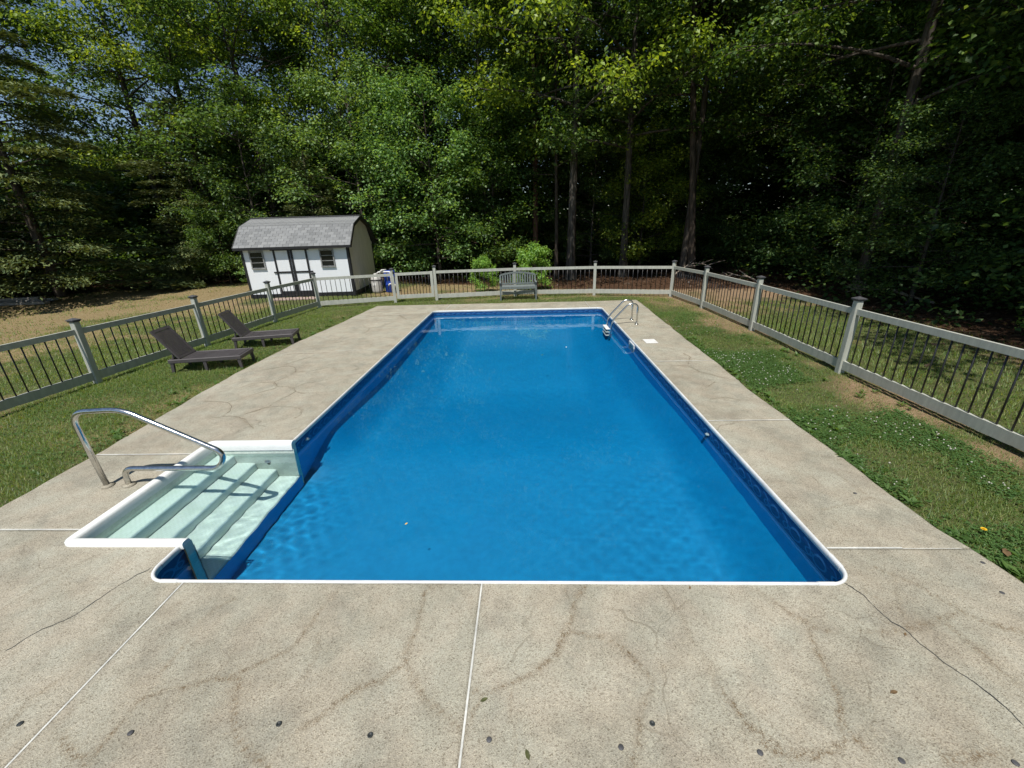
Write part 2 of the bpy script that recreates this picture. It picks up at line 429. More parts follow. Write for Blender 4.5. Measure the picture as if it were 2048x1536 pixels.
def cover(x, y):
    """grass, straw, litter amounts 0..1 at a ground point"""
    x = np.asarray(x, float); y = np.asarray(y, float)
    wood = np.maximum(sstep(-.8, 1.2, x - WOOD_X(y)), sstep(-.8, 1.2, y - WOOD_Y(x)))
    n = .55 * fbm(x, y, 1.5, 21, 3) + .45 * fbm(x, y, .42, 27, 3)
    g = np.full(x.shape, .70)
    # left lawn greener by the fence, dry toward the wood
    out_l = sstep(-8.8, -11.0, x + .35 * (y - 6) * 0); g = g - .30 * out_l * sstep(1, 4, y)
    g = g - .25 * sstep(8, 12, y) * sstep(-7, -9, x)
    # strip behind the far fence is brown
    g = g - .45 * sstep(11.9, 13.0, y) * sstep(-6, -4, x)
    # right strip: dirt along the fence, worn far corner, a green clover patch nearer
    rs = sstep(3.2, 3.6, x) * (1 - sstep(5.3, 5.6, x))
    g = g - rs * (-.05 + .32 * sstep(4.45, 5.0, x) + .20 * sstep(5.5, 8.5, y)) + rs * .16 * sstep(3.4, 4.0, x) * (1 - sstep(3.9, 4.6, x)) * (1 - sstep(3.5, 5.5, y))
    # along the far fence a worn line
    g = g - .25 * np.exp(-((y - 11.95 - .0 * x) / .35) ** 2) * sstep(-3, -1, x)
    ro = sstep(5.3, 5.7, x); g = g + ro * .22 * (1 - sstep(7, 9, y)) - ro * .2 * sstep(7.5, 10, y)
    li = sstep(-5.2, -5.9, x) * sstep(-8.8, -7.6, x); g = g + .10 * li
    g = g + (n - .5) * 1.5
    straw = .55 + .35 * sstep(-8, -11, x) - .45 * sstep(3, 4, x) + (fbm(x, y, 2.6, 33, 3) - .5) * 1.0
    return np.clip(g, 0, 1) * (1 - .9 * wood), np.clip(straw, 0, 1), wood

def axis(lo, hi, fine, grow, far0, far1):
    a = list(np.arange(lo, hi + 1e-6, fine)); s = fine
    while a[-1] < far1: s *= grow; a.append(a[-1] + s)
    s = fine
    while a[0] > far0: s *= grow; a.insert(0, a[0] - s)
    return np.array(a)
gx = axis(-12, 11, .2, 1.16, -350, 350); gy = axis(-3, 18, .2, 1.16, -350, 350)
XX, YY = np.meshgrid(gx, gy); ZZ = gz(XX, YY)
idx = np.arange(XX.size).reshape(XX.shape)
F = np.stack([idx[:-1, :-1], idx[:-1, 1:], idx[1:, 1:], idx[1:, :-1]], -1).reshape(-1, 4)
cx = (XX[:-1, :-1] + XX[1:, 1:]).ravel() / 2; cyy = (YY[:-1, :-1] + YY[1:, 1:]).ravel() / 2
keep = ~((cx > -4.0) & (cx < 3.1) & (cyy > -3.4) & (cyy < 10.4))
g_, s_, l_ = cover(XX.ravel(), YY.ravel())
me = np_mesh('ground', np.stack([XX.ravel(), YY.ravel(), ZZ.ravel()], 1), F[keep], MAT['ground'], True, dict(grass=g_, straw=s_, litter=l_))
tag(obj('ground', me), 'worn lawn of patchy grass, dry straw and bare dirt running into the woods', kind='structure')

# ------------------------------------------------------------------ pool deck of poured slabs
LINES=[('c',[(-2.46,0.14),(-2.53,0.03),(-2.57,-0.06),(-2.59,-0.13),(-2.62,-0.21),(-2.64,-0.29),(-2.72,-0.35),(-2.77,-0.41),(-2.79,-0.49),(-2.81,-0.52)]),
('s',[(-1.66,-0.13),(-1.73,-0.20),(-1.77,-0.29),(-1.76,-0.44),(-1.76,-0.55),(-1.77,-0.64),(-1.77,-0.74),(-1.75,-0.83),(-1.75,-0.91),(-1.75,-1.00),(-1.73,-1.04)]),
('s',[(-1.76,-0.76),(-1.67,-0.72),(-1.56,-0.70),(-1.47,-0.67),(-1.36,-0.65),(-1.29,-0.67)]),
('s',[(-1.36,-0.64),(-1.28,-0.60),(-1.19,-0.54),(-1.11,-0.46),(-1.08,-0.39),(-1.06,-0.29),(-1.04,-0.20)]),
('s',[(-1.28,-0.69),(-1.22,-0.79),(-1.17,-0.88),(-1.10,-0.95),(-0.99,-1.00),(-0.90,-1.03)]),
('s',[(-1.99,-0.92),(-1.86,-0.99),(-1.76,-1.02)]),
('f',[(-2.45,0.10),(-2.37,-0.05),(-2.41,-0.16),(-2.40,-0.32),(-2.37,-0.43)]),
('f',[(-3.17,-0.23),(-3.14,-0.12),(-3.08,0.10),(-3.02,0.25)]),
('f',[(-2.31,-0.68),(-2.34,-0.76),(-2.31,-0.93)]),
('s',[(-0.40,-0.07),(-0.40,-0.19),(-0.40,-0.34),(-0.41,-0.44),(-0.40,-0.53),(-0.35,-0.63),(-0.29,-0.70),(-0.23,-0.76),(-0.17,-0.80),(-0.10,-0.84),(-0.05,-0.88)]),
('s',[(-0.39,-0.55),(-0.45,-0.58),(-0.51,-0.64),(-0.59,-0.69),(-0.69,-0.76),(-0.76,-0.82),(-0.84,-0.87)]),
('s',[(0.52,-0.33),(0.46,-0.42),(0.40,-0.50),(0.34,-0.57),(0.27,-0.62),(0.19,-0.67),(0.11,-0.70),(0.04,-0.72),(-0.01,-0.70)]),
('s',[(0.04,-0.73),(0.01,-0.78),(-0.01,-0.84)]),
('f',[(-0.40,-0.07),(-0.34,-0.03),(-0.25,-0.01),(-0.17,-0.05),(-0.11,-0.11),(-0.08,-0.19),(-0.06,-0.28)]),
('f',[(0.19,-0.71),(0.20,-0.79),(0.21,-0.90),(0.22,-1.00)]),
('f',[(-1.00,-0.04),(-1.03,-0.17),(-1.06,-0.27),(-1.09,-0.34)]),
('f',[(-0.97,-0.38),(-0.95,-0.51),(-0.94,-0.62),(-0.94,-0.68)]),
('f',[(-0.01,-0.17),(0.03,-0.04)]),
('s',[(0.66,-0.02),(0.61,-0.08),(0.57,-0.17),(0.54,-0.29),(0.49,-0.36),(0.45,-0.45),(0.40,-0.52)]),
('s',[(0.50,-0.33),(0.59,-0.35),(0.69,-0.38),(0.77,-0.40),(0.82,-0.47),(0.86,-0.53),(0.90,-0.60),(0.91,-0.66),(0.87,-0.72),(0.84,-0.78),(0.81,-0.86),(0.78,-0.92),(0.73,-1.00)]),
('s',[(1.28,-0.71),(1.31,-0.77),(1.34,-0.83),(1.37,-0.88),(1.40,-0.93),(1.47,-0.95),(1.58,-0.94)]),
('s',[(1.77,-0.02),(1.83,-0.14),(1.89,-0.23),(1.95,-0.27)]),
('s',[(1.94,-0.29),(1.91,-0.38),(1.87,-0.48)]),
('f',[(1.16,-0.04),(1.20,-0.19),(1.21,-0.32),(1.22,-0.42),(1.25,-0.52),(1.26,-0.64),(1.28,-0.71)]),
('f',[(0.89,-0.56),(0.96,-0.58),(1.03,-0.56),(1.13,-0.54)]),
('c',[(2.34,0.04),(2.37,-0.00),(2.40,-0.07),(2.41,-0.15),(2.42,-0.23),(2.44,-0.28),(2.47,-0.32),(2.46,-0.38),(2.49,-0.44),(2.50,-0.50),(2.53,-0.56),(2.56,-0.60),(2.57,-0.66),(2.59,-0.70),(2.60,-0.75),(2.60,-0.81)]),
('s',[(1.73,-0.03),(1.79,-0.10),(1.84,-0.17),(1.89,-0.24),(1.95,-0.29),(2.01,-0.32),(2.11,-0.34),(2.21,-0.34),(2.33,-0.34),(2.46,-0.32),(2.56,-0.28),(2.67,-0.28),(2.75,-0.24),(2.90,-0.18)]),
('s',[(1.94,-0.30),(1.92,-0.37),(1.88,-0.49),(1.85,-0.61),(1.83,-0.69),(1.79,-0.77),(1.76,-0.83),(1.78,-0.88),(1.81,-0.91)]),
('s',[(1.32,-0.85),(1.37,-0.90),(1.42,-0.93),(1.49,-0.95),(1.58,-0.95),(1.66,-0.92),(1.73,-0.89)]),
('s',[(2.65,0.16),(2.72,0.11),(2.77,0.04),(2.81,-0.02),(2.84,-0.08),(2.88,-0.15),(2.89,-0.22),(2.96,-0.26),(3.04,-0.29),(3.12,-0.32)]),
('s',[(2.74,-0.28),(2.74,-0.38),(2.75,-0.47),(2.76,-0.55),(2.76,-0.61),(2.77,-0.65)]),
('s',[(2.12,-0.95),(2.23,-0.95),(2.32,-0.94),(2.41,-0.93)]),
('f',[(2.39,0.08),(2.43,-0.01),(2.48,-0.10),(2.53,-0.16)]),
('f',[(2.71,0.08),(2.64,-0.05),(2.56,-0.18),(2.49,-0.29)]),
('f',[(3.10,1.69),(3.16,1.60),(3.29,1.59),(3.40,1.53)]),
('f',[(3.18,1.37),(3.18,1.16),(3.19,1.01),(3.21,0.92)]),
('f',[(2.71,0.76),(2.86,0.80),(3.03,0.86),(3.21,0.92),(3.30,0.84),(3.36,0.75),(3.42,0.71)]),
('f',[(2.69,0.64),(2.69,0.51),(2.67,0.39)]),
('t',[(-4.48,5.54),(-4.27,5.63),(-3.98,5.61),(-3.63,5.66)]),
('t',[(-4.38,4.63),(-4.22,4.72),(-4.06,4.83),(-3.87,4.76),(-3.73,4.54),(-3.73,4.34),(-3.76,4.15),(-3.81,4.02),(-4.00,4.00),(-4.15,3.94),(-4.22,3.77)]),
('t',[(-3.87,5.35),(-4.03,5.17),(-4.13,4.94)]),
('t',[(-3.71,4.49),(-3.47,4.53),(-3.21,4.73)]),
('t',[(-3.80,4.00),(-3.63,3.79),(-3.49,3.79),(-3.35,3.74),(-3.23,3.58),(-3.23,3.42),(-3.29,3.28),(-3.31,3.07),(-3.37,2.91),(-3.49,2.78)]),
('t',[(-3.32,3.74),(-3.27,3.91),(-3.12,3.99),(-2.94,4.12)]),
('t',[(-3.23,3.58),(-3.10,3.49),(-2.89,3.52)]),
('t',[(-4.39,3.24),(-4.18,3.22),(-4.02,3.19),(-3.86,3.05),(-3.76,2.85),(-3.76,2.70),(-3.86,2.67)]),
('t',[(-4.02,3.19),(-3.90,3.33),(-3.79,3.52),(-3.62,3.75)]),
('t',[(-3.77,2.73),(-3.58,2.71),(-3.40,2.63),(-3.23,2.46),(-3.11,2.35)]),
('t',[(-3.49,2.78),(-3.33,3.00),(-3.12,3.03),(-2.91,2.99),(-2.77,2.89),(-2.71,2.73),(-2.73,2.62)]),
('t',[(2.67,4.49),(2.96,4.47),(3.03,4.18),(3.16,4.03),(3.30,3.85)]),
('t',[(2.99,4.57),(3.16,4.95),(3.13,5.19)]),
('t',[(3.08,3.73),(2.91,3.54)]),
('t',[(2.75,3.08),(2.98,3.14),(3.13,3.03)]),
('t',[(-4.35,9.12),(-3.82,9.20),(-3.30,9.31),(-2.76,9.36),(-2.43,9.43)]),
('t',[(-3.29,9.28),(-2.90,8.66)]),
('t',[(-3.91,8.17),(-3.71,7.78),(-3.59,7.77),(-3.37,7.85),(-3.29,8.06),(-3.18,8.45)]),
('t',[(-3.57,7.71),(-3.50,7.41),(-3.55,7.22)])]
xl = lambda y: np.interp(y, [-6, .85, 1.83, 2.95, 4.52, 6.66, 8.71, 10.75, 11.5], [-4.5, -4.53, -4.57, -4.67, -4.80, -4.77, -4.60, -4.49, -4.4])
xr = lambda y: np.interp(y, [-6, .03, .55, 2.36, 3.4, 4.76, 7.18, 10.94, 11.5], [3.55, 3.50, 3.42, 3.43, 3.43, 3.50, 3.58, 3.72, 3.74])
yf = lambda x: np.interp(x, [-5, -4.4, -.55, 2.26, 4], [10.82, 10.88, 10.87, 10.86, 10.95])
def wob(t, seed): return (fbm(t, t * 0 + seed, .35, 40 + seed, 3) - .5) * .055
segs = {k: [] for k in 'csft'}
for k, pl in LINES:
    pl = np.array(pl); segs[k] += [(pl[i], pl[i + 1]) for i in range(len(pl) - 1)]
def seg_dist(P, S):
    d = np.full(len(P), 9.0)
    for a, b in S:
        ab = b - a; L2 = max(ab @ ab, 1e-9)
        m = (P[:, 0] > min(a[0], b[0]) - .25) & (P[:, 0] < max(a[0], b[0]) + .25) & (P[:, 1] > min(a[1], b[1]) - .25) & (P[:, 1] < max(a[1], b[1]) + .25)
        if not m.any(): continue
        q = P[m]; tt = np.clip((q - a) @ ab / L2, 0, 1); d[m] = np.minimum(d[m], np.hypot(*(q - a - tt[:, None] * ab).T))
    return d
def deck_attr(P):
    """stain and crack amount at deck points (traced marks)"""
    wx = P + np.stack([(fbm(P[:, 0], P[:, 1], .16, 61, 3) - .5), (fbm(P[:, 0], P[:, 1], .16, 77, 3) - .5)], 1) * .05
    wid = .6 + .9 * vnoise(P[:, 0], P[:, 1], .35, 90)
    s = np.exp(-(seg_dist(wx, segs['s']) / (.0145 * wid)) ** 2) * .95
    s = np.maximum(s, np.exp(-(seg_dist(wx, segs['f']) / (.013 * wid)) ** 2) * .55)
    s = np.maximum(s, np.exp(-(seg_dist(wx, segs['t']) / (.011 * wid)) ** 2) * .95)
    s = s + .22 * np.exp(-(seg_dist(wx, segs['s']) / .13) ** 2) * vnoise(P[:, 0], P[:, 1], .22, 91)
    s = s * (.55 + .8 * vnoise(P[:, 0], P[:, 1], .45, 92))
    return np.clip(s, 0, 1)
deck = bpy.data.objects.new('pool_deck', None); COL.objects.link(deck)
tag(deck, 'stained pale concrete pool deck poured in slabs around the pool', kind='structure')
def patch(fx0, fx1, fy0, fy1, step, wl=None, wr=None, wf=None, inner=''):
    """grid of deck surface between x=fx0(y)..fx1(y) and y=fy0(x)..fy1(x), with skirts"""
    c = lambda f: (f if callable(f) else (lambda t, f=f: np.full(np.shape(t), float(f))))
    fx0, fx1, fy0, fy1 = map(c, (fx0, fx1, fy0, fy1))
    ya, yb = float(fy0(0.)), float(fy1(0.)); ny = max(2, int((yb - ya) / step) + 1)
    ym = (ya + yb) / 2; nx = max(2, int(abs(float(fx1(ym)) - float(fx0(ym))) / step) + 1)
    u = np.linspace(0, 1, nx); v = np.linspace(0, 1, ny); U, Vv = np.meshgrid(u, v)
    Y = ya + (yb - ya) * Vv
    X = fx0(Y) + (fx1(Y) - fx0(Y)) * U
    Y = fy0(X) + (fy1(X) - fy0(X)) * Vv
    if wl: X = X + wob(Y, 1) * (1 - U) ** 8
    if wr: X = X + wob(Y, 2) * U ** 8
    if wf: Y = Y + wob(X, 3) * Vv ** 8
    Z = (fbm(X, Y, 1.1, 55) - .5) * .008
    dr = np.zeros_like(Z)                                    # rounded outer edges
    if wl: dr += np.where(U == 0, .012, 0)
    if wr: dr += np.where(U == 1, .012, 0)
    if wf: dr += np.where(Vv == 1, .012, 0)
    V = np.stack([X.ravel(), Y.ravel(), (Z - dr).ravel()], 1)
    id_ = np.arange(nx * ny).reshape(ny, nx)
    Fq = np.stack([id_[:-1, :-1], id_[:-1, 1:], id_[1:, 1:], id_[1:, :-1]], -1).reshape(-1, 4)
    Fl = [Fq]; Vl = [V]; o = len(V)
    for side, e_ in (('n', id_[0, :]), ('r', id_[:, -1]), ('f', id_[-1, ::-1]), ('l', id_[::-1, 0])):
        if side in inner: continue                       # edges inside one slab have no drop
        low = V[e_].copy(); low[:, 2] = -.13; j = np.arange(len(e_) - 1)
        Fl.append(np.stack([e_[:-1], o + j, o + j + 1, e_[1:]], 1)); Vl.append(low); o += len(low)
    return np.concatenate(Vl), np.concatenate(Fl)
def corner_fill(cx, cy, sx, sy, r=.16, n=8):
    """deck between the square corner and the rounded coping; (cx,cy) the corner, inward signs sx,sy"""
    V = [(cx - sx * .02, cy - sy * .02, .001)]
    ox, oy = cx + sx * r, cy + sy * r
    for k in range(n + 1):
        a = k / n * PI / 2; V.append((ox - sx * (r - .012) * math.cos(a), oy - sy * (r - .012) * math.sin(a), .001))
    return np.array(V), np.array([(0, k, k + 1) if sx * sy > 0 else (0, k + 1, k) for k in range(1, n + 1)])
def slab(patches, tris=()):
    Vs, Fs, F3, o = [], [], [], 0
    for V, Fq in patches: Vs.append(V); Fs.append(Fq + o); o += len(V)
    for V, Ft in tris: Vs.append(V); F3.append(Ft + o); o += len(V)
    V = np.concatenate(Vs); Fl = [np.concatenate(Fs)] + ([np.concatenate(F3)] if F3 else [])
    obj('slab', np_mesh('slab', V, Fl, MAT['concrete'], False, dict(stain=deck_attr(V[:, :2]), crack=np.zeros(len(V)))), deck)
PW = 2.4385; YN = -3.6; SX = -3.39; FY = 9.754
slab([patch(xl, -2.126, YN, .003, .024, wl=1, inner='f'), patch(xl, -PW, -.003, .363, .024, wl=1, inner='nf'), patch(xl, SX, .357, .529, .024, wl=1, inner='n')], [corner_fill(-PW, 0, 1, 1)])
slab([patch(-2.114, -.041, YN, 0, .024)])
slab([patch(-.029, xr, YN, .003, .024, wr=1, inner='f'), patch(PW, xr, -.003, .324, .024, wr=1, inner='n')], [corner_fill(PW, 0, -1, 1)])
for a, b in ((.336, 2.424), (2.436, 4.744), (4.756, 7.194), (7.206, 9.234)): slab([patch(PW, xr, a, b, .024 if a < 2.5 else .035, wr=1)])
slab([patch(PW, xr, 9.246, FY + .003, .04, wr=1, inner='f'), patch(2.106, xr, FY - .0, yf, .04, wr=1, wf=1)], [corner_fill(PW, FY, -1, -1)])
slab([patch(-2.084, 2.094, FY, yf, .04, wf=1)])
slab([patch(xl, -PW, 9.376, FY + .003, .04, wl=1, inner='f'), patch(xl, -2.096, FY, yf, .04, wl=1, wf=1)], [corner_fill(-PW, FY, 1, -1)])
slab([patch(xl, -PW, 5.806, 9.364, .028, wl=1)])
slab([patch(xl, -PW, 1.982, 5.794, .026, wl=1, inner='n'), patch(xl, SX, 1.756, 1.988, .026, wl=1, inner='f')])
slab([patch(xl, SX, .541, 1.744, .024, wl=1)])

def joint(a, b, z=.003, w=.0105):
    m = MB(); n = 12; a, b = Vector(a), Vector(b)
    m.bar((a.x, a.y, z - .03), (b.x, b.y, z - .03), w, .06); m.build('expansion_strip', MAT['joint_white'], deck)
joint((-2.12, -.005), (-2.12, YN)); joint((-.035, -.005), (-.035, YN))
joint((-4.5, .535), (-3.40, .535)); joint((-4.52, 1.75), (-3.40, 1.75)); joint((-3.6, 5.8), (-2.45, 5.8), -.001); joint((-3.4, 9.37), (-2.45, 9.37), -.001)
joint((2.45, .33), (2.98, .33), .005); joint((2.99, .33), (3.40, .33), -.004); joint((2.45, 2.43), (3.41, 2.43)); joint((2.45, 4.75), (3.49, 4.75)); joint((2.45, 7.2), (2.9, 7.2), .001)
joint((2.45, 9.24), (3.6, 9.24), -.004); joint((-2.09, 9.77), (-2.09, 10.85)); joint((2.1, 9.77), (2.1, 10.84))
# open cracks: narrow dark fissures running across the slabs
for k, pl in LINES:
    if k not in 'ct': continue
    pts = round_path([(x, y, 0) for x, y in pl], .03, 3)
    P = np.array([[q.x, q.y] for q in pts]); L = np.concatenate([[0], np.cumsum(np.hypot(*np.diff(P, axis=0).T))])
    tt = np.arange(0, L[-1], .012); P = np.stack([np.interp(tt, L, P[:, 0]), np.interp(tt, L, P[:, 1])], 1)
    P += np.stack([fbm(tt, tt * 0, .05, 5), fbm(tt, tt * 0 + 9, .05, 6)], 1) * .024 - .012
    d = np.gradient(P, axis=0); d /= np.linalg.norm(d, axis=1)[:, None]; nn = np.stack([-d[:, 1], d[:, 0]], 1)
    w = ((.0018 + .0028 * vnoise(tt, tt * 0, .07, 8)) if k == 'c' else (.0008 + .0060 * vnoise(tt, tt * 0 + P[0, 0], .16, 8) ** 1.5))[:, None]; w[0] = w[-1] = .0003
    zz = ((fbm(P[:, 0], P[:, 1], 1.1, 55) - .5) * .008 + .0012)[:, None]
    V = np.concatenate([np.hstack([P + nn * w, zz]), np.hstack([P - nn * w, zz])]); n_ = len(P); i = np.arange(n_ - 1)
    obj('crack', np_mesh('crack', V, np.stack([i, i + n_, i + n_ + 1, i + 1], 1), MAT['rubber_dark' if k == 'c' else 'crack_soil']), deck)

# ------------------------------------------------------------------ the pool itself
pool = thing('swimming_pool', 'rectangular in-ground swimming pool with blue liner and white coping', 'pool', (0, 0, 0))
PROF = [(-.004, -.01), (-.004, .005), (.000, .010), (.007, .012), (.013, .010), (.018, .003), (.0205, -.008), (.021, -.032), (.016, -.040)]
def sweep(name, path, nrm, mat, grow=0.0, smooth=True):
    """coping profile along path (x,y) with inward normals"""
    V = []; n = len(PROF)
    for (x, y), (nx, ny) in zip(path, nrm):
        for s, z in PROF:
            g = grow * (1 if z > -.005 else .6); V.append((x + nx * (s + (g if s > .0175 else -g if s < 0 else 0)), y + ny * (s + (g if s > .0175 else -g if s < 0 else 0)), z + g))
    m = len(path); Fq = [(i * n + k, (i + 1) * n + k, (i + 1) * n + k + 1, i * n + k + 1) for i in range(m - 1) for k in range(n - 1)]
    mb = MB(); mb.add(V, Fq, smooth); mb.add(V[:n], [tuple(range(n))]); mb.add(V[-n:], [tuple(range(n))])
    return mb.build(name, mat, pool)
RC = .16
def straight(a, b, n):
    sweep('coping', [a, ((a[0] + b[0]) / 2, (a[1] + b[1]) / 2), b], [n] * 3, MAT['coping_white'])
    return
def corner(cx, cy, sx, sy):
    ox, oy = cx + sx * RC, cy + sy * RC; P = []; N = []
    for k in range(11):
        a = k / 10 * PI / 2; dx, dy = math.cos(a) * sx, math.sin(a) * sy
        P.append((ox - dx * RC, oy - dy * RC)); N.append((dx, dy))
    sweep('coping_corner', P, N, MAT['coping_white'])
e = RC + .004
straight((PW, e), (PW, FY - e), (-1, 0)); straight((-PW, 2.0), (-PW, FY - e), (1, 0)); straight((-PW, e), (-PW, .345), (1, 0))
straight((-PW + e, 0), (PW - e, 0), (0, 1)); straight((-PW + e, FY), (PW - e, FY), (0, -1))
for c4 in ((-PW, 0, 1, 1), (PW, 0, -1, 1), (PW, FY, -1, -1), (-PW, FY, 1, -1)): corner(*c4)
for a, b, n in (((PW, .15), (PW, .26), (-1, 0)), ((PW - .26, 0), (PW - .15, 0), (0, 1)), ((-PW + .15, 0), (-PW + .27, 0), (0, 1)), ((PW, FY - .27), (PW, FY - .15), (-1, 0)), ((-PW, FY - .27), (-PW, FY - .15), (1, 0))):
    sweep('joint_clip', [a, b], [n] * 2, MAT['coping_white'], .003)
# liner walls
IW = PW - .017; I0 = .017; I1 = FY - .017; rc = RC - .017
def arc(cx, cy, a0, a1): return [(cx + rc * math.cos(a0 + (a1 - a0) * k / 8), cy + rc * math.sin(a0 + (a1 - a0) * k / 8)) for k in range(9)]
path = [(-IW, 1.985)] + arc(-IW + rc, I1 - rc, PI, PI / 2) + arc(IW - rc, I1 - rc, PI / 2, 0) + arc(IW - rc, I0 + rc, 0, -PI / 2) + arc(-IW + rc, I0 + rc, -PI / 2, -PI) + [(-IW, .36)]
zs = [.0, -.27, -.6, -1.1, -2.6]
V = [(x, y, z) for x, y in path for z in zs]; n = len(zs)
Fq = [(i * n + k, (i + 1) * n + k, (i + 1) * n + k + 1, i * n + k + 1) for i in range(len(path) - 1) for k in range(n - 1)]
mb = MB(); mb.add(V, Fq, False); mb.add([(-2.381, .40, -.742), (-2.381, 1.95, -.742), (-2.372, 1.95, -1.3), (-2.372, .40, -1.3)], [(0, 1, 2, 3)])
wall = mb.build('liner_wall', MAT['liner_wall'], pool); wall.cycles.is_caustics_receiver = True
fx = np.linspace(-IW - .02, IW + .02, 61); fy = np.linspace(I0 - .02, I1 + .02, 121); X, Y = np.meshgrid(fx, fy)
zf = -1.05 - .85 * sstep(2.42, 5.6, Y) + .35 * sstep(7.6, I1, Y)
side = 1 - sstep(.2, 1.15, IW - np.abs(X)); zf = np.where(Y > 2.4, zf + (-1.05 - zf) * side * .6, zf)
dw = np.minimum(np.minimum(IW - np.abs(X), I1 - Y), Y - I0); zf = zf + .52 * (1 - np.clip(dw / .46, 0, 1)) ** 1.6 * (1 - .9 * sstep(-.5, -1.2, X) * sstep(0, .3, Y) * (1 - sstep(1.9, 3.0, Y))) + (fbm(X, Y, .5, 71) - .5) * .008
idx = np.arange(X.size).reshape(X.shape)
flo = obj('liner_floor', np_mesh('liner_floor', np.stack([X.ravel(), Y.ravel(), zf.ravel()], 1), np.stack([idx[:-1, :-1], idx[:-1, 1:], idx[1:, 1:], idx[1:, :-1]], -1).reshape(-1, 4), MAT['liner_floor'], True), pool)
flo.cycles.is_caustics_receiver = True
# skimmer mouth and return jets in the wall
sk = MB()
for (y0, y1, z0, z1) in ((5.87, 6.27, -.055, -.035), (5.87, 6.27, -.20, -.18), (5.87, 5.90, -.18, -.055), (6.24, 6.27, -.18, -.055)):
    sk.box((IW - .008, (y0 + y1) / 2, (z0 + z1) / 2), (.022, y1 - y0, z1 - z0))
skf = sk.build('skimmer_frame', MAT['pvc_white'], pool)
MB().box((IW - .003, 6.07, -.117), (.006, .335, .122)).build('skimmer_flap', MAT['tank_grey'], skf)
for x, y, z, s in ((-IW, 2.279, -.128, 1), (IW, 2.312, -.144, -1)):
    j = MB(); prof = [(.034, 0), (.034, .008), (.024, .014), (.022, .03), (.012, .032), (.011, .016)]
    j.lathe(prof, n=14); o = j.build('return_jet', MAT['pvc_white'], pool, (x, y, z), (0, s * PI / 2, 0)); o.cycles.is_caustics_receiver = True

WZ = -.105
def water_z(x, y):
    r = np.random.default_rng(3); z = np.zeros(np.shape(x))
    near = np.exp(-(((x - 1.55) / 1.0) ** 2 + ((y - .9) / 1.1) ** 2)) * 1.2 + np.exp(-(((x + 2.5) / .6) ** 2 + ((y - .9) / .9) ** 2)) * 3.6 + .38 + .45 * sstep(7.5, 9.6, y)
    wx = x + .12 * (fbm(x, y, .6, 101) - .5); wy = y + .12 * (fbm(x, y, .6, 102) - .5)
    for i in range(46):
        lam = math.exp(r.uniform(math.log(.06), math.log(.5))); k = 2 * PI / lam; a = r.uniform(0, 2 * PI)
        amp = .0017 / k * (1.0 if lam < .25 else .6)
        z = z + amp * np.sin(k * (wx * math.cos(a) + wy * math.sin(a)) + r.uniform(0, 6.28)) * near
    return z
def wgrid(x0, x1, y0, y1, st):
    nx, ny = int((x1 - x0) / st) + 1, int((y1 - y0) / st) + 1
    X, Y = np.meshgrid(np.linspace(x0, x1, nx), np.linspace(y0, y1, ny)); id_ = np.arange(nx * ny).reshape(ny, nx)
    return np.stack([X.ravel(), Y.ravel(), WZ + water_z(X, Y).ravel()], 1), np.stack([id_[:-1, :-1], id_[:-1, 1:], id_[1:, 1:], id_[1:, :-1]], -1).reshape(-1, 4)
V1, F1 = wgrid(-IW, IW, I0 - .02, I1 + .02, .023); V2, F2 = wgrid(-3.34, -IW, .37, 1.975, .023)
wat = obj('water', np_mesh('water', np.concatenate([V1, V2]), np.concatenate([F1, F2 + len(V1)]), MAT['water'], True))
tag(wat, 'clear rippled pool water', kind='structure'); wat.cycles.is_caustics_caster = True

# moulded step unit at the left of the near end
steps = thing('pool_steps', 'white moulded entry steps descending into the near left corner of the pool', 'pool steps', (0, 0, 0))
ys0, ys1 = .42, 1.925
rim = []
ro = [(-PW + .045, .335), (-3.395, .335), (-3.395, 2.0), (-PW + .045, 2.0)]
def rim_sweep(path, prof, closed=False):
    pts = round_path([(x, y, 0) for x, y in path], .09, 6); V = []; n = len(prof); m = len(pts)
    for i, p_ in enumerate(pts):
        tng = (pts[min(i + 1, m - 1)] - pts[max(i - 1, 0)]).normalized(); nx, ny = tng.y, -tng.x
        for s, z in prof: V.append((p_.x + nx * s, p_.y + ny * s, z))
    Fq = [(i * n + k, (i + 1) * n + k, (i + 1) * n + k + 1, i * n + k + 1) for i in range(m - 1) for k in range(n - 1)]
    mb = MB(); mb.add(V, Fq, True); mb.add(V[:n], [tuple(range(n))]); mb.add(V[-n:], [tuple(range(n))]); return mb
rim_sweep(list(reversed(ro)), [(-s, z) for s, z in [(0, -.02), (0, .022), (.008, .032), (.022, .036), (.055, .034), (.07, .026), (.078, .01), (.082, -.03), (.084, -.06)]]).build('rim', MAT['step_rim'], steps)
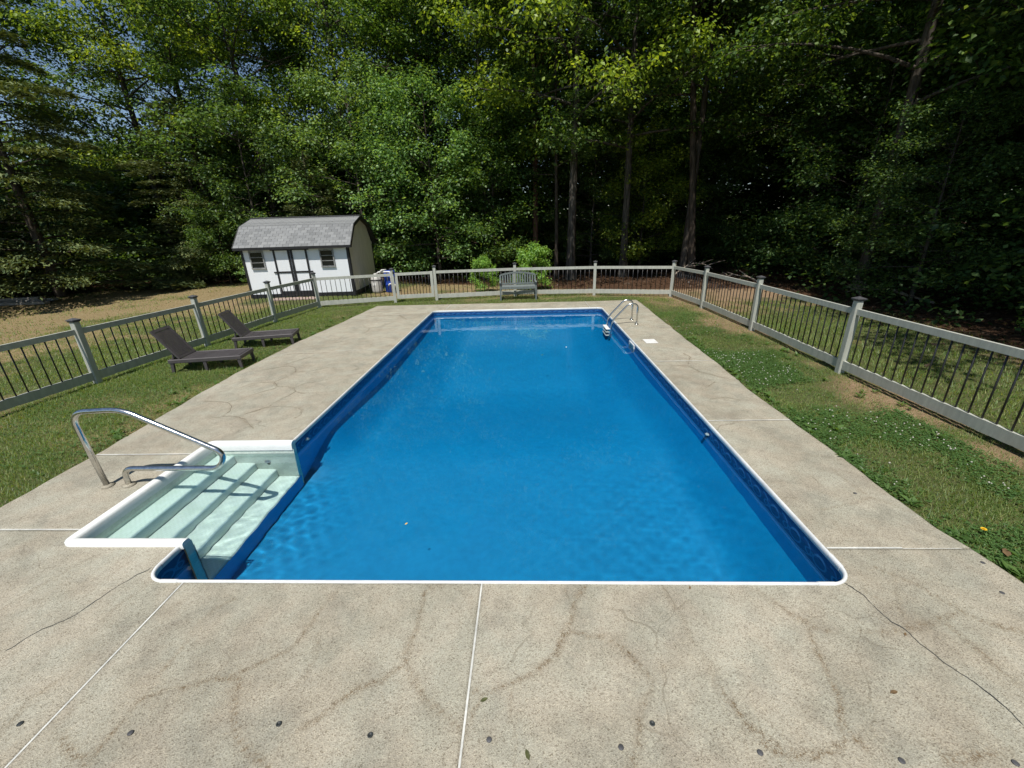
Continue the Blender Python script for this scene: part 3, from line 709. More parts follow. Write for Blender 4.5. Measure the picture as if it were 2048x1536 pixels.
# shell walls
sh = MB()
sh.add([(-3.318, ys0, -.05), (-3.318, ys1, -.05), (-3.30, ys1, -.30), (-3.30, ys0, -.30)], [(0, 1, 2, 3)])
for y, yy in ((ys0, ys0 + .015), (ys1, ys1 - .015)):
    sh.add([(-3.32, y, -.05), (-2.385, y, -.05), (-2.385, yy, -1.08), (-3.32, yy, -1.08)], [(0, 1, 2, 3)])
    ye = .345 if y == ys0 else 1.99
    sh.add([(-2.392, y, 0.0), (-2.392, ye, 0.0), (-2.392, ye, -1.08), (-2.392, yy, -1.08)], [(0, 1, 2, 3)])
shell = sh.build('shell', MAT['step_shell'], steps); shell.cycles.is_caustics_receiver = True
tz = [-.165, -.385, -.55, -.73]; tx = [-3.10, -2.87, -2.635, -2.385]; xb = -3.32
for k in range(4):
    z, x1 = tz[k], tx[k]; zn = tz[k + 1] if k < 3 else -.75
    m = MB(); pr = [(xb - .01, z), (x1 - .025, z), (x1 - .01, z - .006), (x1 - .001, z - .022), (x1 + .004, zn - .01), (xb - .01, zn - .01)]
    m.prism(pr, ys0 - .01, ys1 + .01, 'y'); o = m.build('tread', MAT['step_gelcoat'], steps); o.cycles.is_caustics_receiver = True; xb = x1
sj = MB(); sj.lathe([(.035, 0), (.035, .01), (.02, .018), (.018, .03)], n=12); sj.build('step_jet', MAT['pvc_white'], steps, (-2.72, ys1 - .004, -.33), (PI / 2, 0, 0))
# ------------------------------------------------------------------ steel rails
hr = thing('handrail', 'bent stainless steel handrail over the white pool steps', 'handrail', (-3.7, 1.155, 0))
o0 = Vector((-3.7, 1.155, 0))
pts = [(-3.806, 1.152, -.02), (-3.858, 1.150, .79), (-3.36, 1.150, .812), (-2.535, 1.152, .355), (-2.62, 1.154, .192), (-3.59, 1.164, .188), (-3.600, 1.166, -.02)]
pth = [q - o0 for q in round_path(pts, [.16, .13, .16, .10, .10], 8)]
MB().tube(pth, .0245, 14).build('tube', MAT['steel'], hr)
for x, y in ((-3.806, 1.152), (-3.600, 1.166)):
    MB().lathe([(.030, 0.0), (.055, .001), (.058, .006), (.036, .014), (.03, .02)], (x - o0.x, y - o0.y, 0), 18).build('base_flange', MAT['concrete'], hr)

ld = thing('pool_ladder', 'stainless steel pool ladder with white treads at the far right corner', 'ladder', (2.87, 7.8, 0))
for y in (-.245, .245):
    p = [(0.0, y, -.02), (0.0, y, .47), (-.20, y, .50), (-.585, y, .08), (-.625, y, -.95)]
    rail = MB().tube(round_path(p, [.15, .12, .14], 8), .021, 12).build('rail', MAT['steel'], ld); rail.cycles.is_caustics_receiver = True
    MB().lathe([(.022, 0), (.05, .001), (.05, .010), (.03, .022)], (0, y, 0), 16).build('escutcheon', MAT['steel'], rail)
for z in (-.115, -.40, -.69):
    MB().box((-.655, 0, z), (.10, .47, .035), bev=.012).build('tread', MAT['pvc_white'], ld).cycles.is_caustics_receiver = True
lid = MB().box((0, 0, .006), (.235, .285, .012), bev=.006).build('skimmer_lid', MAT['pvc_white'], None, (2.765, 6.03, .002))
tag(lid, 'flat white square skimmer lid on the right-hand deck', 'skimmer lid')

# ------------------------------------------------------------------ fence and gate
POST_L = [(-7.42, -.6), (-7.19, 1.80), (-6.97, 4.19), (-6.78, 6.51), (-6.63, 8.91), (-6.38, 10.98), (-4.12, 11.71)]
TOP_L = [.90, .90, .895, .89, .895, .90, .90]
POST_R = [(-2.76, 11.93), (-.11, 12.40), (2.59, 12.22), (4.99, 11.64), (5.18, 9.58), (5.22, 6.94), (5.18, 4.16), (5.20, 1.45), (5.22, -1.25)]
TOP_R = [.93, .915, .92, .915, .94, .955, .965, .97, .97]
post_me = {}
def post_mesh(h):
    k = round(h, 2)
    if k not in post_me:
        post_me[k] = (MB().box((0, 0, (h - .15) / 2 - .0), (.092, .092, h + .15), bev=.006).mesh('post', MAT['fence_paint']),
                      MB().box((0, 0, h + .012), (.118, .118, .022), bev=.006).add([(-.068, -.068, h + .024), (.068, -.068, h + .024), (.068, .068, h + .024), (-.068, .068, h + .024),
                          (-.068, -.068, h + .036), (.068, -.068, h + .036), (.068, .068, h + .036), (-.068, .068, h + .036), (0, 0, h + .066)],
                          [(3, 2, 1, 0), (0, 1, 5, 4), (1, 2, 6, 5), (2, 3, 7, 6), (3, 0, 4, 7), (4, 5, 8), (5, 6, 8), (6, 7, 8), (7, 4, 8)]).mesh('cap', MAT['post_cap']))
    return post_me[k]
bal_me = {}
def baluster_mesh(h):
    k = round(h, 2)
    if k not in bal_me: bal_me[k] = MB().tube([(0, 0, 0), (0, 0, k)], .0095, 8).mesh('baluster', MAT['baluster_black'])
    return bal_me[k]
def add_rail(parent, a, b, za, zb, h, w=.038, name='rail', wavy=False):
    """board from a to b with its top edge at za..zb; lower rails have a weathered, uneven top edge"""
    a, b = np.array(a), np.array(b); L = np.hypot(*(b - a)); d = (b - a) / L; nn = np.array([-d[1], d[0]])
    n = 26 if wavy else 2; tt = np.linspace(0, L, n); V = []
    for i, s in enumerate(tt):
        z = za + (zb - za) * s / L; dz = (.0032 * math.sin(s * 2 * PI / .146) + random.uniform(-.0015, .0015)) if wavy and 0 < i < n - 1 else 0
        lo = random.uniform(-.004, .004) if wavy and 0 < i < n - 1 else 0
        for sw, zz in ((-w / 2, z - h + lo), (w / 2, z - h + lo), (w / 2, z + dz), (-w / 2, z + dz)):
            q = a + d * s + nn * sw; V.append((q[0], q[1], zz))
    Fq = [(i * 4 + k, i * 4 + (k + 1) % 4, (i + 1) * 4 + (k + 1) % 4, (i + 1) * 4 + k) for i in range(n - 1) for k in range(4)] + [(3, 2, 1, 0), tuple((n - 1) * 4 + k for k in range(4))]
    return MB().add(V, Fq).build(name, MAT['fence_paint'], parent)
def run(name, label, P, T):
    fo = thing(name, label, 'fence', (0, 0, 0))
    for (x, y), t_ in zip(P, T):
        pm, cm = post_mesh(t_ + .115); po = obj('post', pm, fo, (x, y, 0)); obj('cap', cm, po)
        i = P.index((x, y)); q0 = P[max(0, i - 1)]; q1 = P[min(len(P) - 1, i + 1)]; po.rotation_euler = (random.uniform(-.008, .008), random.uniform(-.008, .008), math.atan2(q1[1] - q0[1], q1[0] - q0[0]))
    for i in range(len(P) - 1):
        a, b = np.array(P[i]), np.array(P[i + 1]); L = np.hypot(*(b - a)); d = (b - a) / L
        nn = np.array([d[1], -d[0]])                      # towards the pool (runs go clockwise)
        a2, b2 = a + d * .046, b - d * .046
        add_rail(fo, a2, b2, T[i], T[i + 1], .085)
        add_rail(fo, a2, b2, .165, .165, .135, wavy=True)
        m = int((L - .14) / .146); 
        for k in range(m):
            s = (L - (m - 1) * .146) / 2 + k * .146; q = a + d * s; t_ = T[i] + (T[i + 1] - T[i]) * s / L
            obj('baluster', baluster_mesh(t_ - .085 - .15 + .03), fo, (q[0], q[1], .14), (0, 0, 0))
    return fo
run('fence', 'grey painted fence with black balusters along the left lawn behind the loungers', POST_L, TOP_L)
run('fence', 'grey painted fence with black balusters behind the bench and down the right lawn', POST_R, TOP_R)
ga, gb = np.array(POST_L[-1]), np.array(POST_R[0]); gd = (gb - ga) / np.hypot(*(gb - ga)); GL = np.hypot(*(gb - ga))
gate = thing('gate', 'narrow grey gate with black balusters between the shed and the bench', 'gate', (ga[0], ga[1], 0), math.atan2(gd[1], gd[0]))
x0, x1 = .075, GL - .065
MB().box((x0 + .045, 0, .49), (.09, .045, .84), bev=.004).build('stile', MAT['fence_paint'], gate)
MB().box((x1 - .045, 0, .50), (.09, .045, .84), bev=.004).build('stile', MAT['fence_paint'], gate)
MB().bar((x0 + .09, 0, .865), (x1 - .09, 0, .875), .04, .085).build('rail', MAT['fence_paint'], gate)
MB().bar((x0 + .09, 0, .135), (x1 - .09, 0, .14), .04, .125).build('rail', MAT['fence_paint'], gate)
for k in range(10): obj('baluster', baluster_mesh(.65), gate, (x0 + .15 + k * (x1 - x0 - .30) / 9, 0, .19))
MB().box((.05, -.055, .93), (.05, .03, .09), bev=.005).build('latch', MAT['baluster_black'], gate)

# ------------------------------------------------------------------ loungers
def lounger(label, loc, rz):
    t_ = thing('sun_lounger', label, 'sun lounger', loc, rz, 'dark resin sun loungers on the left lawn')
    L, W, H = 1.20, .56, .225; m = MAT['resin_grey']
    fr = MB()
    for y in (-W / 2 + .022, W / 2 - .022): fr.box((0, y, H - .035), (L, .044, .07), bev=.008)
    for x in (-L / 2 + .022, L / 2 - .022): fr.box((x, 0, H - .036), (.044, W - .09, .066), bev=.006)
    fr.build('frame', m, t_)
    seat = MB()                                                    # woven looking slat panel, slightly dipped
    n = 34; xs0, xs1 = -L / 2 + .20, L / 2 - .046
    for k in range(n):
        x = xs0 + (k + .5) * (xs1 - xs0) / n; dip = -.012 * math.sin(PI * k / (n - 1))
        seat.box((x, 0, H - .006 + dip), ((xs1 - xs0) / n * .80, W - .092, .012))
    for k in range(9): seat.box(((xs0 + xs1) / 2, -W / 2 + .07 + k * (W - .14) / 8, H - .019), (xs1 - xs0, .018, .012))
    seat.build('seat', m, t_)
    for x in (-L / 2 + .05, -.02, L / 2 - .05):
        for y in (-W / 2 + .03, W / 2 - .03):
            s = -1 if x < -.3 else (1 if x > .3 else .0); lg = MB()
            a = .028; lx = x + s * .02
            V = [(lx - a * .7, y - a * .7, -.04), (lx + a * .7, y - a * .7, -.04), (lx + a * .7, y + a * .7, -.04), (lx - a * .7, y + a * .7, -.04),
                 (x - a, y - a * .75, H - .06), (x + a, y - a * .75, H - .06), (x + a, y + a * .75, H - .06), (x - a, y + a * .75, H - .06)]
            lg.add(V, [(3, 2, 1, 0), (4, 5, 6, 7), (0, 1, 5, 4), (1, 2, 6, 5), (2, 3, 7, 6), (3, 0, 4, 7)]); lg.build('leg', m, t_)
    th = R(58); hx, hz = -L / 2 + .185, H + .005; BL = .60; dx, dz = -math.cos(th), math.sin(th)
    bk = MB()
    P = lambda s, y, o: (hx + dx * s + dz * o, y, hz + dz * s - dx * o)      # o: offset along the panel's face normal
    for y in (-W / 2 + .05, W / 2 - .05): bk.bar(P(0, y, 0), P(BL, y, 0), .05, .03, up=(dz, 0, -dx))
    for s in (.02, BL - .02): bk.bar(P(s, -W / 2 + .07, 0), P(s, W / 2 - .07, 0), .05, .028, up=(dz, 0, -dx))
    for k in range(24):
        s = .05 + (k + .5) * (BL - .10) / 24; bk.bar(P(s, -W / 2 + .07, .004), P(s, W / 2 - .07, .004), (BL - .10) / 24 * .80, .010, up=(dz, 0, -dx))
    for k in range(9):
        y = -W / 2 + .09 + k * (W - .18) / 8; bk.bar(P(.05, y, -.006), P(BL - .05, y, -.006), .016, .010, up=(dz, 0, -dx))
    bk.build('backrest', m, t_)
    for y in (-.16, .16):
        st_ = MB(); st_.bar(P(.20, y, -.01), (-L / 2 + .03, y, H - .03), .03, .022); st_.build('support_strut', m, t_)
    return t_
c1 = (-5.515, 5.01); lounger('dark grey lounger with raised back nearest the steel handrail', (c1[0], c1[1], float(gz(*c1)) + .03), R(10.5))
c2 = (-5.43, 6.58); lounger('dark grey lounger with raised back, the farther one, nearer the shed', (c2[0], c2[1], float(gz(*c2)) + .03), R(14))

# ------------------------------------------------------------------ bench against the far fence
bn = thing('garden_bench', 'weathered blue-grey slatted bench with arched back against the far fence', 'bench', (.01, 11.78, float(gz(.01, 11.78)) + .03), R(3))
m = MAT['bench_paint']; W = 1.16
for x in (-W / 2, W / 2):
    MB().box((x, -.22, .22), (.05, .05, .60), bev=.004).build('leg', m, bn)
    MB().bar((x, .19, -.08), (x, .26, .80 if abs(x) < .1 else .74), .05, .05, up=(0, 1, 0)).build('leg', m, bn)
    MB().box((x, -.01, .545), (.065, .56, .03), bev=.006).build('armrest', m, bn)
    MB().box((x, 0, .36), (.04, .40, .05)).build('side_rail', m, bn)
for k in range(5): MB().box((0, -.20 + k * .09, .405), (W - .04, .072, .022), bev=.003).build('seat_slat', m, bn)
MB().box((0, -.235, .365), (W - .05, .028, .06)).build('apron', m, bn)
MB().bar((-W / 2 + .02, .215, .455), (W / 2 - .02, .215, .455), .03, .05).build('lower_back_rail', m, bn)
arch = MB(); prev = None
for k in range(13):
    x = -W / 2 + .01 + k * (W - .02) / 12; z = .74 + .075 * math.sin(PI * k / 12); p_ = (x, .252, z)
    if prev: arch.bar(prev, p_, .034, .055)
    prev = p_
arch.build('arched_back_rail', m, bn)
for k in range(13):
    x = -W / 2 + .085 + k * (W - .17) / 12; z = .72 + .075 * math.sin(PI * (k + .9) / 13.8)
    MB().bar((x, .218, .47), (x, .25, z), .042, .016, up=(0, 1, 0)).build('back_slat', m, bn)

# ------------------------------------------------------------------ shed
SW, SD = 3.72, 3.05; sth = R(4.2); FR = Vector((-5.96, 12.95))
SL = FR - Vector((math.cos(sth), math.sin(sth))) * SW; SZ = .055
shed = thing('shed', 'white garden shed with black trim and grey gambrel shingle roof', 'shed', (SL.x, SL.y, SZ), sth)
EV, KN, RG = 1.70, 2.42, 2.71; ky = .56; mid = SD / 2
wt = MAT['shed_white']; tr = MAT['shed_trim']; be = MAT['shed_beige']
MB().box((SW / 2, .02, EV / 2 + .03), (SW - .004, .04, EV + .06)).build('front_wall', wt, shed)
MB().box((SW / 2, SD - .02, EV / 2 + .03), (SW - .004, .04, EV + .06)).build('back_wall', be, shed)
gpoly = [(.041, 0), (SD - .041, 0), (SD - .041, EV), (SD - ky + .03, KN - .05), (mid, RG - .05), (ky - .03, KN - .05), (.041, EV)]
MB().prism(gpoly, 0, .04, 'x').build('gable_wall', be, shed)
gr = MB().prism(gpoly, SW - .04, SW, 'x').build('gable_wall', be, shed)
MB().box((SW + .005, mid, 1.72), (.012, SD - .1, .035)).build('band_board', be, gr)
# roof shell and fascia
ov = .14; ex = -.16
prof = [(ex, EV + .03), (ky, KN), (mid, RG), (SD - ky, KN), (SD - ex, EV + .03)]
th_ = .035; inner = [(y, z - th_ * 1.5) for y, z in reversed(prof)]
roof = MB().prism(prof + inner, -ov, SW + ov, 'x').build('roof', MAT['roof_deck'], shed)
for xg in (-ov - .012, SW + ov + .012):
    for i in range(4):
        (ya, za), (yb, zb) = prof[i], prof[i + 1]; L = math.hypot(yb - ya, zb - za); ux, uz = (yb - ya) / L, (zb - za) / L
        MB().bar((xg, ya, za - .035), (xg, yb, zb - .035), .022, .11, up=(0, -uz, ux)).build('barge_board', tr, roof)
MB().box((SW / 2, ex - .012, EV - .005), (SW + 2 * ov + .04, .022, .085)).build('fascia', tr, roof)
MB().box((SW / 2, SD - ex + .012, EV - .005), (SW + 2 * ov + .04, .022, .085)).build('fascia', tr, roof)
RL = SW + 2 * ov + .03
def slope(i): 
    (ya, za), (yb, zb) = prof[i], prof[i + 1]; L = math.hypot(yb - ya, zb - za); return ya, za, (yb - ya) / L, (zb - za) / L, L, math.atan2(zb - za, yb - ya)
ya, za, cu, su, L, ang = slope(0); rows = 8; ex_ = L / rows; tabs = 19; tw = RL / tabs
tab_me = MB().box((0, 0, 0), (tw - .007, ex_ * 1.12, .008), bev=.002).mesh('shingle', MAT['shingle'])
half_me = MB().box((0, 0, 0), (tw / 2 - .007, ex_ * 1.12, .008), bev=.002).mesh('shingle', MAT['shingle'])
for r_ in range(rows):
    s = (r_ + .5) * ex_ + .004; y = ya + cu * s - su * .012; z = za + su * s + cu * .012
    xs = [((k + .5) * tw, tab_me) for k in range(tabs)] if r_ % 2 == 0 else [(tw / 4, half_me)] + [((k + 1.0) * tw, tab_me) for k in range(tabs - 1)] + [(RL - tw / 4, half_me)]
    for x, me_ in xs:
        o = obj('shingle', me_, roof, (x - ov - .015, y, z + random.uniform(0, .002)), (ang - .03 + random.uniform(-.006, .006), 0, random.uniform(-.004, .004)))
ya, za, cu, su, L, ang = slope(1); rows = 8; ex_ = L / rows
for r_ in range(rows):
    s = (r_ + .5) * ex_; y = ya + cu * s - su * .012; z = za + su * s + cu * .012
    mb = MB(); off = (r_ % 2) * .5
    for k in range(-1, tabs):
        xa = max(0, (k + off) * tw + .003); xb_ = min(RL, (k + 1 + off) * tw - .003)
        if xb_ - xa > .02: mb.box(((xa + xb_) / 2, 0, random.uniform(0, .002)), (xb_ - xa, ex_ * 1.1, .008))
    mb.build('shingle_course', MAT['shingle'], roof, (-ov - .015, y, z), (ang - .025, 0, 0))
for i in (2, 3):
    (ya, za), (yb, zb) = prof[i], prof[i + 1]; L = math.hypot(yb - ya, zb - za)
    MB().bar((-ov - .015, (ya + yb) / 2, (za + zb) / 2 + .014), (RL - ov - .015, (ya + yb) / 2, (za + zb) / 2 + .014), L, .008, up=(0, -(zb - za) / L, (yb - ya) / L)).build('back_slope', MAT['shingle'], roof)
MB().bar((-ov - .015, mid, RG + .022), (RL - ov - .015, mid, RG + .022), .22, .01).build('ridge_cap', MAT['shingle'], roof)
# trim
for x in (.035, SW - .035): MB().box((x, -.012, EV / 2), (.075, .022, EV)).build('corner_board', tr, shed)
for y in (.03, SD - .03): MB().box((SW + .011, y, EV / 2 - .02), (.02, .07, EV - .04)).build('corner_board', tr, shed)
MB().box((SW / 2, -.016, .055), (SW + .02, .03, .15)).build('skirt_board', tr, shed)
MB().box((SW + .016, mid, .055), (.03, SD, .15)).build('skirt_board', tr, shed)
for side in (-1, 1):
    xc = 1.69 + side * .30
    dr = MB().box((xc, -.008, .90), (.575, .02, 1.52)).build('door', wt, shed)
    MB().box((xc + side * .255, -.026, .88), (.065, .018, 1.50)).build('outer_stile', tr, dr)
    MB().box((xc - side * .252, -.026, .88), (.075, .018, 1.50)).build('inner_stile', tr, dr)
    MB().box((xc, -.028, .88), (.44, .016, .06)).build('mid_rail', tr, dr)
    MB().box((xc, -.027, .175), (.44, .016, .09)).build('bottom_rail', tr, dr)
    MB().box((xc + side * .34, -.024, .88), (.09, .012, .05)).build('hinge', tr, dr)
MB().box((1.69, -.024, 1.655), (1.32, .04, .075)).build('door_head', tr, shed)
for xw in (.52, 2.95):
    wf = MB()
    wf.box((xw, -.018, 1.60), (.50, .045, .04)).box((xw, -.022, 1.03), (.50, .055, .04)).box((xw - .225, -.018, 1.315), (.04, .045, .53)).box((xw + .225, -.018, 1.315), (.04, .045, .53))
    w_ = wf.build('window', MAT['window_frame'], shed)
    for k in range(3): MB().box((xw, -.006, 1.138 + k * .178), (.41, .016, .155)).build('pane', MAT['glass_dark'], w_)
    for k in range(2): MB().box((xw, -.014, 1.227 + k * .178), (.41, .03, .02)).build('glazing_bar', MAT['window_frame'], w_)
pad = thing('paver_pad', 'small pinkish paver step in front of the shed doors', 'paver step', (SL.x, SL.y, SZ), sth)
for i in range(8):
    for j in range(3): MB().box((.98 + i * .20, -.16 - j * .17, -.03 + random.uniform(-.006, .006)), (.19, .16, .07), bev=.008).build('paver', MAT['paver'], pad)

# ------------------------------------------------------------------ pool equipment by the shed
tk = thing('filter_tank', 'pale grey dome-topped filter tank beside the shed', 'filter tank', (-5.46, 13.9, float(gz(-5.46, 13.9)))); tk.scale = (.88, .88, .92)
MB().lathe([(.20, 0), (.225, .02), (.235, .10), (.235, .52), (.22, .60), (.17, .68), (.09, .72), (.07, .78), (.02, .79)], n=22).build('body', MAT['tank_grey'], tk)
MB().lathe([(.238, .50), (.245, .505), (.245, .535), (.238, .54)], n=22).build('clamp_band', MAT['baluster_black'], tk)
MB().box((-.02, -.236, .36), (.14, .008, .09)).build('sticker', MAT['pvc_white'], tk)
bd = thing('blue_drum', 'blue plastic drum beside the grey filter tank', 'drum', (-5.0, 14.15, float(gz(-5.0, 14.15))))
MB().lathe([(.20, 0), (.22, .03), (.215, .28), (.228, .30), (.215, .32), (.215, .56), (.228, .58), (.215, .60), (.21, .78), (.18, .81), (.03, .815)], n=22).build('body', MAT['drum_blue'], bd)
pp = thing('pvc_pipe', 'white plastic pipework rising between filter tank and gate', 'pipes', (-4.95, 13.8, float(gz(-4.95, 13.8))))
MB().tube(round_path([(.10, .0, -.05), (.10, .0, .80), (-.36, .02, .80), (-.46, .05, .72)], .06, 5), .028, 10).build('riser', MAT['pvc_white'], pp)
MB().tube(round_path([(-.30, -.02, .74), (-.22, -.05, .87), (-.08, .1, .87)], .05, 5), .026, 10).build('elbow', MAT['pvc_white'], pp)
MB().tube(round_path([(.10, 0, .35), (.02, -.03, .36), (-.02, -.04, .28)], .04, 5), .022, 8).build('branch', MAT['pvc_white'], pp)
vl = MB().tube([(.20, -.02, .15), (.20, .22, .15)], .10, 14).build('pump_body', MAT['baluster_black'], pp)
MB().tube([(.20, -.02, .22), (.20, -.02, .34)], .05, 10).build('pump_cap', MAT['pvc_white'], vl)

# ------------------------------------------------------------------ timbers at the edge of the left wood
for k, (x, y, a, L, z, lab) in enumerate([(-19.2, 12.25, 4, 4.2, .05, 'long grey timber at the front of the pile by the left wood'), (-19.6, 12.55, 6, 4.0, .05, 'grey timber lying in the middle of the pile by the left wood'),
                                     (-19.3, 12.9, 2, 3.8, .05, 'grey timber at the back of the pile by the left wood'), (-19.5, 12.6, 8, 3.4, .15, 'short grey timber lying on top of the pile by the left wood')]):
    o = MB().box((0, 0, 0), (L, .22, .09), bev=.01).build('timber', MAT['grey_timber'], None, (x, y, float(gz(x, y)) + z), (0, R(random.uniform(-1, 1)), R(a)))
    tag(o, lab, 'timber', 'grey timbers piled by the left wood')

# ------------------------------------------------------------------ small things on the deck
anc = [(-2.26, -.88, 'dark round deck anchor left of the near left white joint'), (-1.66, -.91, 'dark round deck anchor just right of the near left white joint'), (-.95, -.86, 'dark round deck anchor midway between the two near white joints'),
       (-.48, -.90, 'dark round deck anchor a step left of the middle white joint'), (.09, -.91, 'grey round deck anchor just right of the middle white joint'), (.70, -.93, 'grey round deck anchor on the near deck below the open black one'),
       (.87, -.83, 'open black deck anchor on the near deck right of centre'), (1.32, -.94, 'grey round deck anchor on the near deck right of the stain curve'), (1.92, -.96, 'dark round deck anchor at the bottom right of the near deck'),
       (2.40, -.96, 'dark round deck anchor in the bottom right corner'), (3.27, -.06, 'dark round deck anchor by the right lawn, nearest the crack'), (3.40, .19, 'dark deck anchor at the grass edge of the right deck'), (3.12, .98, 'small dark deck anchor on the right deck beside the pool corner')]
for i, (x, y, lab) in enumerate(anc):
    m = MB().lathe([(.0005, .001), (.0125, .0012), (.0135, .003), (.011, .0045), (.007, .004), (.0065, .002), (.0005, .002)] if i in (2, 3, 6) else [(.0005, .001), (.0125, .0012), (.0132, .003), (.0105, .0045), (.0005, .0048)], n=16)
    o = m.build('deck_anchor', MAT['rubber_dark'] if i in (2, 3, 6, 0) else MAT['post_cap'], None, (x, y, .0015)); tag(o, lab, 'deck anchor', 'round anchors set into the pool deck')
def flat_leaf(name, lab, loc, s, rz, mat, cat='leaf'):
    V = [(-s, 0, 0), (-.4 * s, -.42 * s, .10 * s), (.35 * s, -.38 * s, .16 * s), (s, 0, .05 * s), (.35 * s, .38 * s, .14 * s), (-.4 * s, .42 * s, .08 * s), (-.1 * s, 0, .02 * s)]
    o = MB().add(V, [(6, 0, 1), (6, 1, 2), (6, 2, 3), (6, 3, 4), (6, 4, 5), (6, 5, 0)]).build(name, mat, None, loc, (0, 0, rz)); tag(o, lab, cat); return o
flat_leaf('fallen_leaf', 'dark green leaf on the deck beside the middle white joint', (.05, -.735, .003), .022, .4, MAT['leaf_bit'])
flat_leaf('fallen_leaf', 'olive leaf fragment on the deck at the bottom centre', (.27, -.965, .003), .024, 1.9, MAT['leaf_bit'])
flat_leaf('fallen_leaf', 'dark dry leaf on the near right deck below the crack', (2.12, -.67, .003), .022, .2, MAT['dry_leaf'])
flat_leaf('fallen_leaf', 'tiny dry leaf by the near coping, right of centre', (1.34, -.03, .003), .014, 1.2, MAT['dry_leaf'])
flat_leaf('fallen_leaf', 'dry leaf beside the crack on the near right deck', (2.44, -.35, .003), .014, .8, MAT['dry_leaf'])
flat_leaf('fallen_leaf', 'brown curled leaf in the grass beside the yellow flower', (3.66, .29, .0), .05, .9, MAT['dry_leaf'])
flat_leaf('floating_leaf', 'small green leaf floating in the middle of the pool', (.58, 5.56, WZ + .006), .035, .3, MAT['weed_leaf'])
flat_leaf('floating_leaf', 'tiny yellowish leaf floating near the front of the pool', (-.76, .72, WZ + .006), .016, .9, MAT['petal_yellow'])
flat_leaf('floating_leaf', 'pale speck of leaf floating toward the far end of the pool', (1.09, 6.08, WZ + .006), .03, 1.4, MAT['pvc_white'])
dn = thing('dandelion', 'single yellow dandelion flower in the grass at the right deck edge', 'flower', (3.68, .48, float(gz(3.68, .48))))
MB().tube([(0, 0, 0), (.004, .002, .05), (.002, -.004, .085)], .002, 6).build('stem', MAT['stem_green'], dn)
pt = MB()
for ring_, (n, r_, z) in enumerate(((14, .021, .002), (11, .015, .006), (7, .008, .009))):
    for k in range(n):
        a = 2 * PI * (k + ring_ * .4) / n; ca, sa = math.cos(a), math.sin(a); w = .0035
        pt.add([(-sa * .001, ca * .001, .085 + z * .6), (ca * r_ * .6 - sa * w, sa * r_ * .6 + ca * w, .086 + z), (ca * r_, sa * r_, .085 + z), (ca * r_ * .6 + sa * w, sa * r_ * .6 - ca * w, .086 + z)], [(0, 1, 2, 3)])
pt.build('petals', MAT['petal_yellow'], dn)
# ------------------------------------------------------------------ vegetation builders
def leaf_mesh(name, P, Nn, D, L, W, fold, mat, attrs=None):
    """one small folded pointed leaf (two triangles) per point"""
    n = len(P); Nn = Nn / np.linalg.norm(Nn, axis=1, keepdims=True)
    D = D - Nn * (D * Nn).sum(1, keepdims=True); D /= np.linalg.norm(D, axis=1, keepdims=True) + 1e-9
    S = np.cross(Nn, D); L = L[:, None]; W = W[:, None]
    a = P - D * L * .5; b = P + D * L * .5; c = P + S * W * .5 - D * L * .08 + Nn * W * fold; d = P - S * W * .5 - D * L * .08 + Nn * W * fold
    V = np.stack([a, c, b, d], 1).reshape(-1, 3); i = np.arange(n)[:, None] * 4
    return np_mesh(name, V, np.concatenate([i + [0, 1, 2], i + [0, 2, 3]], 1).reshape(-1, 3), mat)

def tubes_mesh(name, tubes, mat, n=6):
    Vs, Fs, o = [], [], 0
    ang = np.arange(n) * 2 * PI / n; ca, sa = np.cos(ang), np.sin(ang)
    for pts, rad in tubes:
        pts = np.asarray(pts, float); m = len(pts); T = np.gradient(pts, axis=0); T /= np.linalg.norm(T, axis=1, keepdims=True) + 1e-9
        ref = np.array([0, 0, 1.]) if abs(T[0, 2]) < .9 else np.array([1., 0, 0])
        X = np.cross(T, ref); X /= np.linalg.norm(X, axis=1, keepdims=True); Y = np.cross(T, X)
        r = np.asarray(rad, float)[:, None, None]
        V = pts[:, None] + (X[:, None] * ca[None, :, None] + Y[:, None] * sa[None, :, None]) * r
        i = np.arange(m - 1)[:, None] * n; k = np.arange(n)[None]
        Fq = np.stack([i + k, i + (k + 1) % n, i + n + (k + 1) % n, i + n + k], -1).reshape(-1, 4) + o
        Vs.append(V.reshape(-1, 3)); Fs.append(Fq); o += m * n
    return np_mesh(name, np.concatenate(Vs), np.concatenate(Fs), mat, True)

